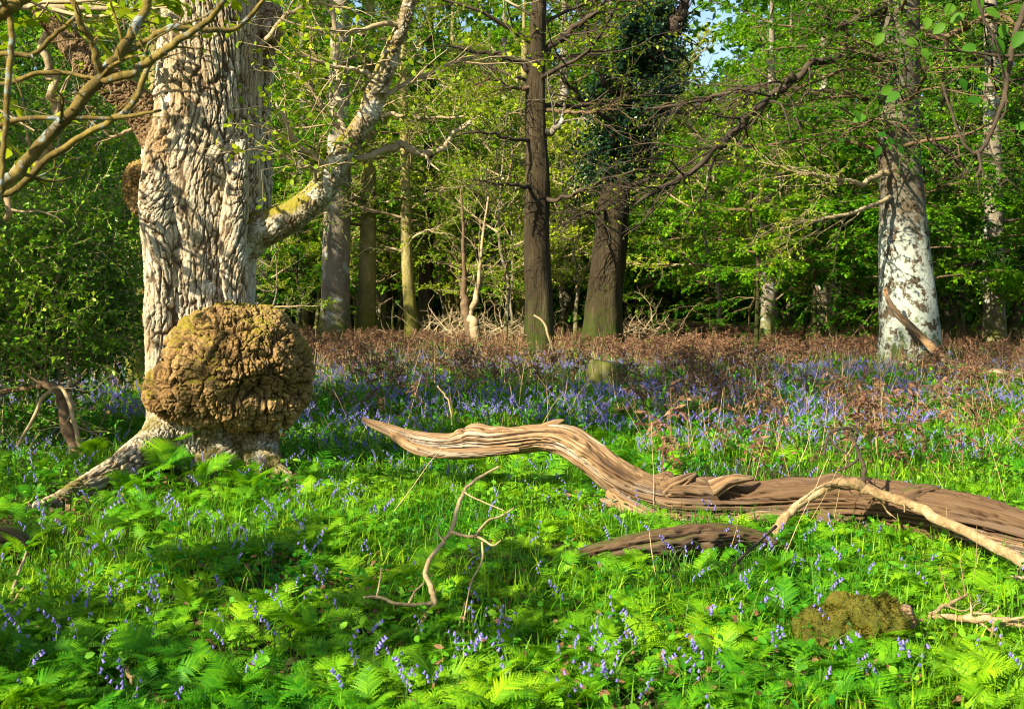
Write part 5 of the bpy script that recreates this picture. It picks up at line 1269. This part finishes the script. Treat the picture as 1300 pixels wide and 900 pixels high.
def fern_plant(r, nf, L, npin, m, cut=0.3):
    mb = MB(); a0 = r.uniform(0, 6.28)
    for k in range(nf):
        l = L * r.uniform(0.7, 1.15)
        v, q = frond(l, npin, m, l * r.uniform(0.36, 0.46), r, a0 + k * 6.28 / nf + r.normal() * .3, r.uniform(0.75, 1.25), r.uniform(0.9, 1.6), r.normal() * 0.25, cut)
        mb.add(v, q)
    return mb
rfn = np.random.default_rng(404)
fern_mesh = [fern_plant(rfn, nf, L, 17, 14, 0.22).mesh('fern', M['fern']) for nf, L in ((4, 0.34), (5, 0.40), (3, 0.36), (5, 0.30), (4, 0.44), (6, 0.36))]
def rand_px(n, x0, x1, y0, y1):
    out = []
    for _ in range(n):
        g = G(rfn.uniform(x0, x1), rfn.uniform(y0, y1)); out.append(g[:2])
    return out
# (region in the photograph, how many, label, group)
beds = [((-20, 460, 780, 930), 62, 'bright green fern growing in the sunny grass at the front left', 'ferns at the front left'),
        ((440, 800, 800, 940), 40, 'bright green fern in the grass at the front centre', 'ferns at the front centre'),
        ((800, 1320, 800, 940), 46, 'green fern spreading around the mossy stump at the front right', 'ferns round the mossy stump'),
        ((130, 440, 612, 740), 46, 'green fern growing against the foot of the burr oak', 'ferns at the foot of the burr oak'),
        ((-20, 130, 590, 740), 16, 'green fern below the holly at the left edge', 'ferns below the holly'),
        ((440, 760, 600, 790), 34, 'green fern in front of the raised end of the fallen trunk', 'ferns before the raised log end'),
        ((870, 1300, 662, 712), 26, 'green fern pressed against the front of the dark half of the fallen trunk', 'ferns against the fallen trunk'),
        ((760, 1300, 690, 800), 24, 'green fern in the shaded grass before the fallen trunk', 'ferns before the fallen trunk')]
nf = 0
for (reg, n, lab, grp) in beds:
    for xy in rand_px(n, *reg):
        if np.hypot(xy[0] - oak_base[0], xy[1] - oak_base[1]) < 0.7: continue
        o = link('fern', fern_mesh[rfn.integers(len(fern_mesh))])
        o.location = (xy[0], xy[1], hz1(*xy) + 0.05); o.rotation_euler = (rfn.normal() * .12, rfn.normal() * .12, rfn.uniform(0, 6.28))
        s = rfn.uniform(0.32, 0.6); o.scale = (s, s, s * rfn.uniform(0.8, 1.2))
        tag(o, lab, 'fern', grp); nf += 1
for (px, py, sc_, rz) in [(232, 606, 1.1, 0.4), (205, 622, 1.1, 3.3), (175, 640, 0.9, 1.3), (262, 625, 0.8, 2.2), (120, 600, 0.9, 0.2), (320, 640, 0.8, .8)]:
    g = G(px, py); o = link('fern', fern_mesh[1]); o.location = (g[0], g[1], hz1(g[0], g[1]) + .08); o.scale = (sc_,) * 3; o.rotation_euler = (0, 0, rz)
    tag(o, 'green fern growing against the foot of the burr oak', 'fern', 'ferns at the foot of the burr oak')
# the remaining ferns, farther off and smaller
far_f = fern_plant(rfn, 4, 0.36, 9, 2, 0.9); fv, fq, _ = far_f.arrays()
near_f = fern_plant(rfn, 4, 0.33, 13, 8, 0.25); nv, nq, _ = near_f.arrays()
mbx = MB()
p = sample([(2.5, 6, 50.0), (6, 9, 34.0)], rfn, 1.6); p = p[(noise2(p, 0.8, 33) > 0.42) & oak_free(p, .8)]
o_, Q, _ = scatter(nv, nq, None, withz(p) + np.array([0, 0, 0.05]), rfn.uniform(0, 6.28, len(p)), rfn.uniform(0.26, 0.5, len(p)), rfn.normal(size=(len(p), 2)) * .2); mbx.add(o_, Q)
p = sample([(9, 14, 5), (14, 24, 2.0)], rfn, 2); p = p[(noise2(p, 0.6, 34) > 0.47) & oak_free(p, .8)]
o_, Q, _ = scatter(fv, fq, None, withz(p), rfn.uniform(0, 6.28, len(p)), rfn.uniform(0.7, 1.2, len(p)), rfn.normal(size=(len(p), 2)) * .2); mbx.add(o_, Q)
tag(link('fern_undergrowth', mbx.mesh('fern_undergrowth', M['fern'])), kind='stuff')
print('ferns', nf, mbx.n, time.time() - T0)

# ------------------------------------------------------------------ bluebells
def bluebell(r, H=0.26, nb=8, near=True):
    stem, fl = MB(), MB()
    t = np.linspace(0, 1, 10)
    bend = 0.30 * H * np.clip(t - 0.55, 0, 1) ** 2 * 4.0
    pts = np.column_stack([bend + 0.02 * H * np.sin(t * 3), 0.03 * H * np.sin(t * 2.3), H * (t - 0.30 * np.clip(t - 0.72, 0, 1) ** 1.0)])
    stem.add(*tubes(pts[None], 0.0022, 0.0012, 4))
    for k in range(4 if near else 0):
        a = r.uniform(0, 6.28)
        v, q = blades(np.zeros((1, 3)), np.array([H * r.uniform(.6, .95)]), np.array([0.009]), np.array([r.uniform(.4, 1.1)]), r); stem.add(v, q)
    for i in range(nb):
        u = 0.66 + 0.34 * i / (nb - 1)
        j = u * 9 * .999; k = int(j); c = pts[k] * (1 - (j - k)) + pts[k + 1] * (j - k)
        a = r.normal() * 0.9
        side = np.array([math.cos(a), math.sin(a), 0])
        c = c + side * 0.008
        ax_ = unit(side * 0.45 + np.array([0.15, 0, -1.0])); e1 = unit(np.cross(ax_, [0.3, 1, 0.2])); e2 = np.cross(ax_, e1)
        L = 0.0145 * r.uniform(.8, 1.1); S = 6 if near else 4
        th = np.arange(S) * 2 * math.pi / S
        ring = np.cos(th)[:, None] * e1 + np.sin(th)[:, None] * e2
        prof = [(0, .0012), (.18, .0036), (.7, .0040), (1.0, .0066)] if near else [(0, .003), (1.0, .0075)]
        v = np.vstack([c + ax_ * L * z_ + ring * r_ for z_, r_ in prof])
        q = [(b * S + x, b * S + (x + 1) % S, (b + 1) * S + (x + 1) % S, (b + 1) * S + x) for b in range(len(prof) - 1) for x in range(S)]
        fl.add(v, q)
    return stem, fl
rbb = np.random.default_rng(505)
bpro = []
for k in range(5):
    s_, f_ = bluebell(rbb, rbb.uniform(0.18, 0.27), rbb.integers(3, 8))
    s_.add(*f_.arrays()[:2], m=1)
    bpro.append(s_.mesh('bluebell', [M['stem'], M['flower']]))
bbeds = [((0, 440, 740, 930), 64, 'violet blue bluebell nodding in the sunny grass at the front left', 'bluebells at the front left'),
         ((440, 820, 700, 930), 62, 'violet blue bluebell in the grass round the dead sapling', 'bluebells round the dead sapling'),
         ((820, 1300, 690, 930), 84, 'violet blue bluebell in the grass below the fallen trunk', 'bluebells below the fallen trunk'),
         ((100, 440, 640, 760), 44, 'violet blue bluebell in the shade before the burr oak', 'bluebells before the burr oak'),
         ((440, 800, 600, 700), 34, 'violet blue bluebell in front of the raised log end', 'bluebells before the raised log end')]
for reg, n, lab, grp in bbeds:
    cen = rand_px(max(5, n // 7), *reg)
    for k in range(n):
        if rbb.random() < 0.65:
            c = cen[rbb.integers(len(cen))]; xy = (c[0] + rbb.normal() * .16, c[1] + rbb.normal() * .2)
        else: xy = rand_px(1, *reg)[0]
        if np.hypot(xy[0] - oak_base[0], xy[1] - oak_base[1]) < 0.7: continue
        sm = bpro[rbb.integers(5)]
        o = link('bluebell', sm); o.location = (xy[0], xy[1], hz1(*xy)); o.rotation_euler = (rbb.normal() * .1, rbb.normal() * .1, rbb.uniform(0, 6.28))
        s = rbb.uniform(0.8, 1.12); o.scale = (s, s, s)
        tag(o, lab, 'bluebell', grp)
# the carpet
fs, ff = MB(), MB()
p = sample([(4, 8.5, 20), (8.5, 11, 26), (11, 14, 46), (14, 18, 38), (18, 26, 20), (26, 32, 6)], rbb, 2.2)
px_, py_ = pix(p)
nn = noise2(p * np.array([0.7, 1.0]), 0.75, 41)
zone = np.where(p[:, 1] > 10.5, sstep(0.42, 0.62, nn + 0.08 * (px_ > 380) * (px_ < 780) + 0.06 * (px_ > 820)), 0.35 * sstep(0.46, 0.6, nn))
p = p[(rbb.random(len(p)) < zone) & oak_free(p, .8) & (np.abs((p - so[:2]) @ np.array([1, 0])) + 0.25 * np.abs(p[:, 1] - so[1]) > 0.55)]
print('bluebells', len(p))
lo = p[:, 1] < 12
for sel, near in ((lo, True), (~lo, False)):
    for k in range(3):
        s_, f_ = bluebell(rbb, rbb.uniform(.2, .3), 6, near)
        pp = p[sel][k::3]
        rz, sc_, ti = rbb.uniform(0, 6.28, len(pp)), rbb.uniform(.75, 1.12, len(pp)) * (1.0 if near else 1.4), rbb.normal(size=(len(pp), 2)) * .15
        W = withz(pp)
        v, q, t = s_.arrays(); a, b, c = scatter(v, q, t, W, rz, sc_, ti); fs.add(a, b, c, 0)
        v, q, t = f_.arrays(); a, b, c = scatter(v, q, t, W, rz, sc_, ti); fs.add(a, b, c, 1)
tag(link('bluebell_carpet', fs.mesh('bluebell_carpet', [M['stem'], M['flower']])), kind='stuff')
print('carpet', fs.n, time.time() - T0)

# ------------------------------------------------------------------ dead bracken and straw stems
rk = np.random.default_rng(606)
def bracken(r, H):
    mb = MB(); az = r.uniform(0, 6.28)
    st = grow(np.zeros((1, 3)), np.array([[math.cos(az) * .25, math.sin(az) * .25, 1]]), H, 10, 0.08, 0.12, r)
    mb.add(*tubes(st, 0.005, 0.003, 3))
    p_, d_, t_ = offshoots(st, 9, 0.4, 1.0, 0.8, 1.4, 0.9, r)
    T = grow(p_, d_, H * (0.55 - 0.3 * t_) * r.uniform(.7, 1.2, 9), 6, 0.25, 0.16, r)
    mb.add(*tubes(T, 0.003, 0.0015, 3))
    pl, dl, tl = offshoots(T, 10, 0.05, 1, 0.7, 1.4, 0.5, r)
    mb.add(*leafquads(pl, dl, 0.07 * r.uniform(.5, 1.3, len(pl)), 0.022, 0.9, r, False, 0.5))
    return mb.arrays()
mbk = MB()
p = sample([(8.8, 13, 2.4), (13, 18, 3.4), (18, 26, 4.6), (26, 34, 6), (34, 56, 5.2)], rk, 3)
px_, py_ = pix(p); nn = noise2(p, 0.33, 51)
dens = np.where(p[:, 1] > 32, 0.15 + 0.85 * sstep(.42, .56, nn), np.where(px_ > 820, sstep(0.36, 0.55, nn) * 0.95, sstep(0.50, 0.62, nn) * 0.55))
dens = np.where((p[:, 1] < 13) & (px_ < 830), 0.10 * dens, dens)
dens = np.where((p[:, 1] > 15) & (px_ < 200), 0.4 * dens, dens)
p = p[(rk.random(len(p)) < dens) & ~((np.abs(p[:, 0] - so[0] * p[:, 1] / so[1]) < .6) & (p[:, 1] > so[1] - 4) & (p[:, 1] < so[1] + .3))]
print('bracken', len(p))
for k in range(6):
    v, q, t = bracken(rk, 0.62); pp = p[k::6]
    a, b, c = scatter(v, q, t if len(t) else None, withz(pp), rk.uniform(0, 6.28, len(pp)), rk.uniform(.35, 1.3, len(pp)) * np.where(pp[:, 1] > 30, 0.72, 1.0), rk.normal(size=(len(pp), 2)) * .3); mbk.add(a, b, c)
tag(link('dead_bracken', mbk.mesh('dead_bracken', M['bracken'])), kind='stuff')
p = sample([(5, 10, 1.0), (10, 16, 9), (16, 26, 8.0), (26, 42, 3.5)], rk, 2)
px_, py_ = pix(p); nn = noise2(p, 0.5, 61)
p = p[(rk.random(len(p)) < np.where((px_ > 800) | (p[:, 1] > 14), 0.35 + sstep(.4, .6, nn), 0.15)) & oak_free(p, .9)]
N = len(p)
T = grow(withz(p), np.column_stack([rk.normal(size=(N, 2)) * .3, np.ones(N)]), rk.uniform(0.25, 0.8, N), 5, 0.07, 0.0, rk)
mbs = MB().add(*tubes(T, rk.uniform(.0025, .005, N) * np.clip(p[:, 1] / 9, 1, 2.2), .0018, 3))
tag(link('straw_stems', mbs.mesh('straw_stems', M['straw'])), kind='stuff')
# tall green unfurling stems among the bluebells
p = sample([(10, 20, 2.6)], rk, 2); p = p[oak_free(p, .9)]; N = len(p)
T = grow(withz(p), np.column_stack([rk.normal(size=(N, 2)) * .12, np.ones(N)]), rk.uniform(0.25, 0.55, N), 6, 0.05, 0.0, rk)
mg = MB().add(*tubes(T, .005, .0025, 4))
pl, dl, _ = offshoots(T, 7, .75, 1.02, .3, 1.3, 0, rk)
mg.add(*leafquads(pl, dl, .07, .022, .6, rk, True))
tag(link('fern_shoots', mg.mesh('fern_shoots', M['herb'])), kind='stuff')

# ------------------------------------------------------------------ light, sky, camera
SUN_AZ, SUN_EL = (-0.74, -0.67), R(33)
w = bpy.data.worlds.new('World'); scene.world = w; w.use_nodes = True
nt = w.node_tree; bg = nt.nodes['Background']
sky = nt.nodes.new('ShaderNodeTexSky'); sky.sky_type = 'NISHITA'; sky.sun_disc = False
sky.sun_elevation = SUN_EL; sky.sun_rotation = math.atan2(SUN_AZ[0], SUN_AZ[1]) % (2 * math.pi)
nt.links.new(sky.outputs[0], bg.inputs[0]); bg.inputs[1].default_value = 0.085
ld = bpy.data.lights.new('sun', 'SUN'); ld.energy = 5.0; ld.angle = R(0.5); ld.color = (1.0, 0.90, 0.70)
lo_ = bpy.data.objects.new('sun', ld); COL.objects.link(lo_)
from mathutils import Vector
sd = Vector((SUN_AZ[0], SUN_AZ[1], 0)).normalized() * math.cos(SUN_EL) + Vector((0, 0, math.sin(SUN_EL)))
lo_.rotation_euler = sd.to_track_quat('Z', 'Y').to_euler()
cd = bpy.data.cameras.new('camera'); cam = bpy.data.objects.new('camera', cd); COL.objects.link(cam)
cam.location = (0, 0, CAMH); cam.rotation_euler = (R(90) - PITCH, 0, 0)
cd.sensor_fit = 'HORIZONTAL'; cd.sensor_width = 36; cd.lens = 36 * FPX / 1300; cd.clip_end = 2000; cd.clip_start = 0.05
cd.dof.use_dof = True; cd.dof.focus_distance = 9.5; cd.dof.aperture_fstop = 6.3
scene.camera = cam
vs = scene.view_settings; vs.view_transform = 'Standard'; vs.look = 'None'; vs.gamma = 1; vs.exposure = 1.42
scene.display_settings.display_device = 'sRGB'
cy = scene.cycles
cy.max_bounces = 6; cy.diffuse_bounces = 3; cy.glossy_bounces = 2; cy.transmission_bounces = 4; cy.transparent_max_bounces = 4
cy.filter_width = 1.05
cy.use_denoising = True; cy.denoiser = 'OPENIMAGEDENOISE'
cy.sample_clamp_indirect = 6
cy.caustics_reflective = False; cy.caustics_refractive = False
print('done', time.time() - T0)
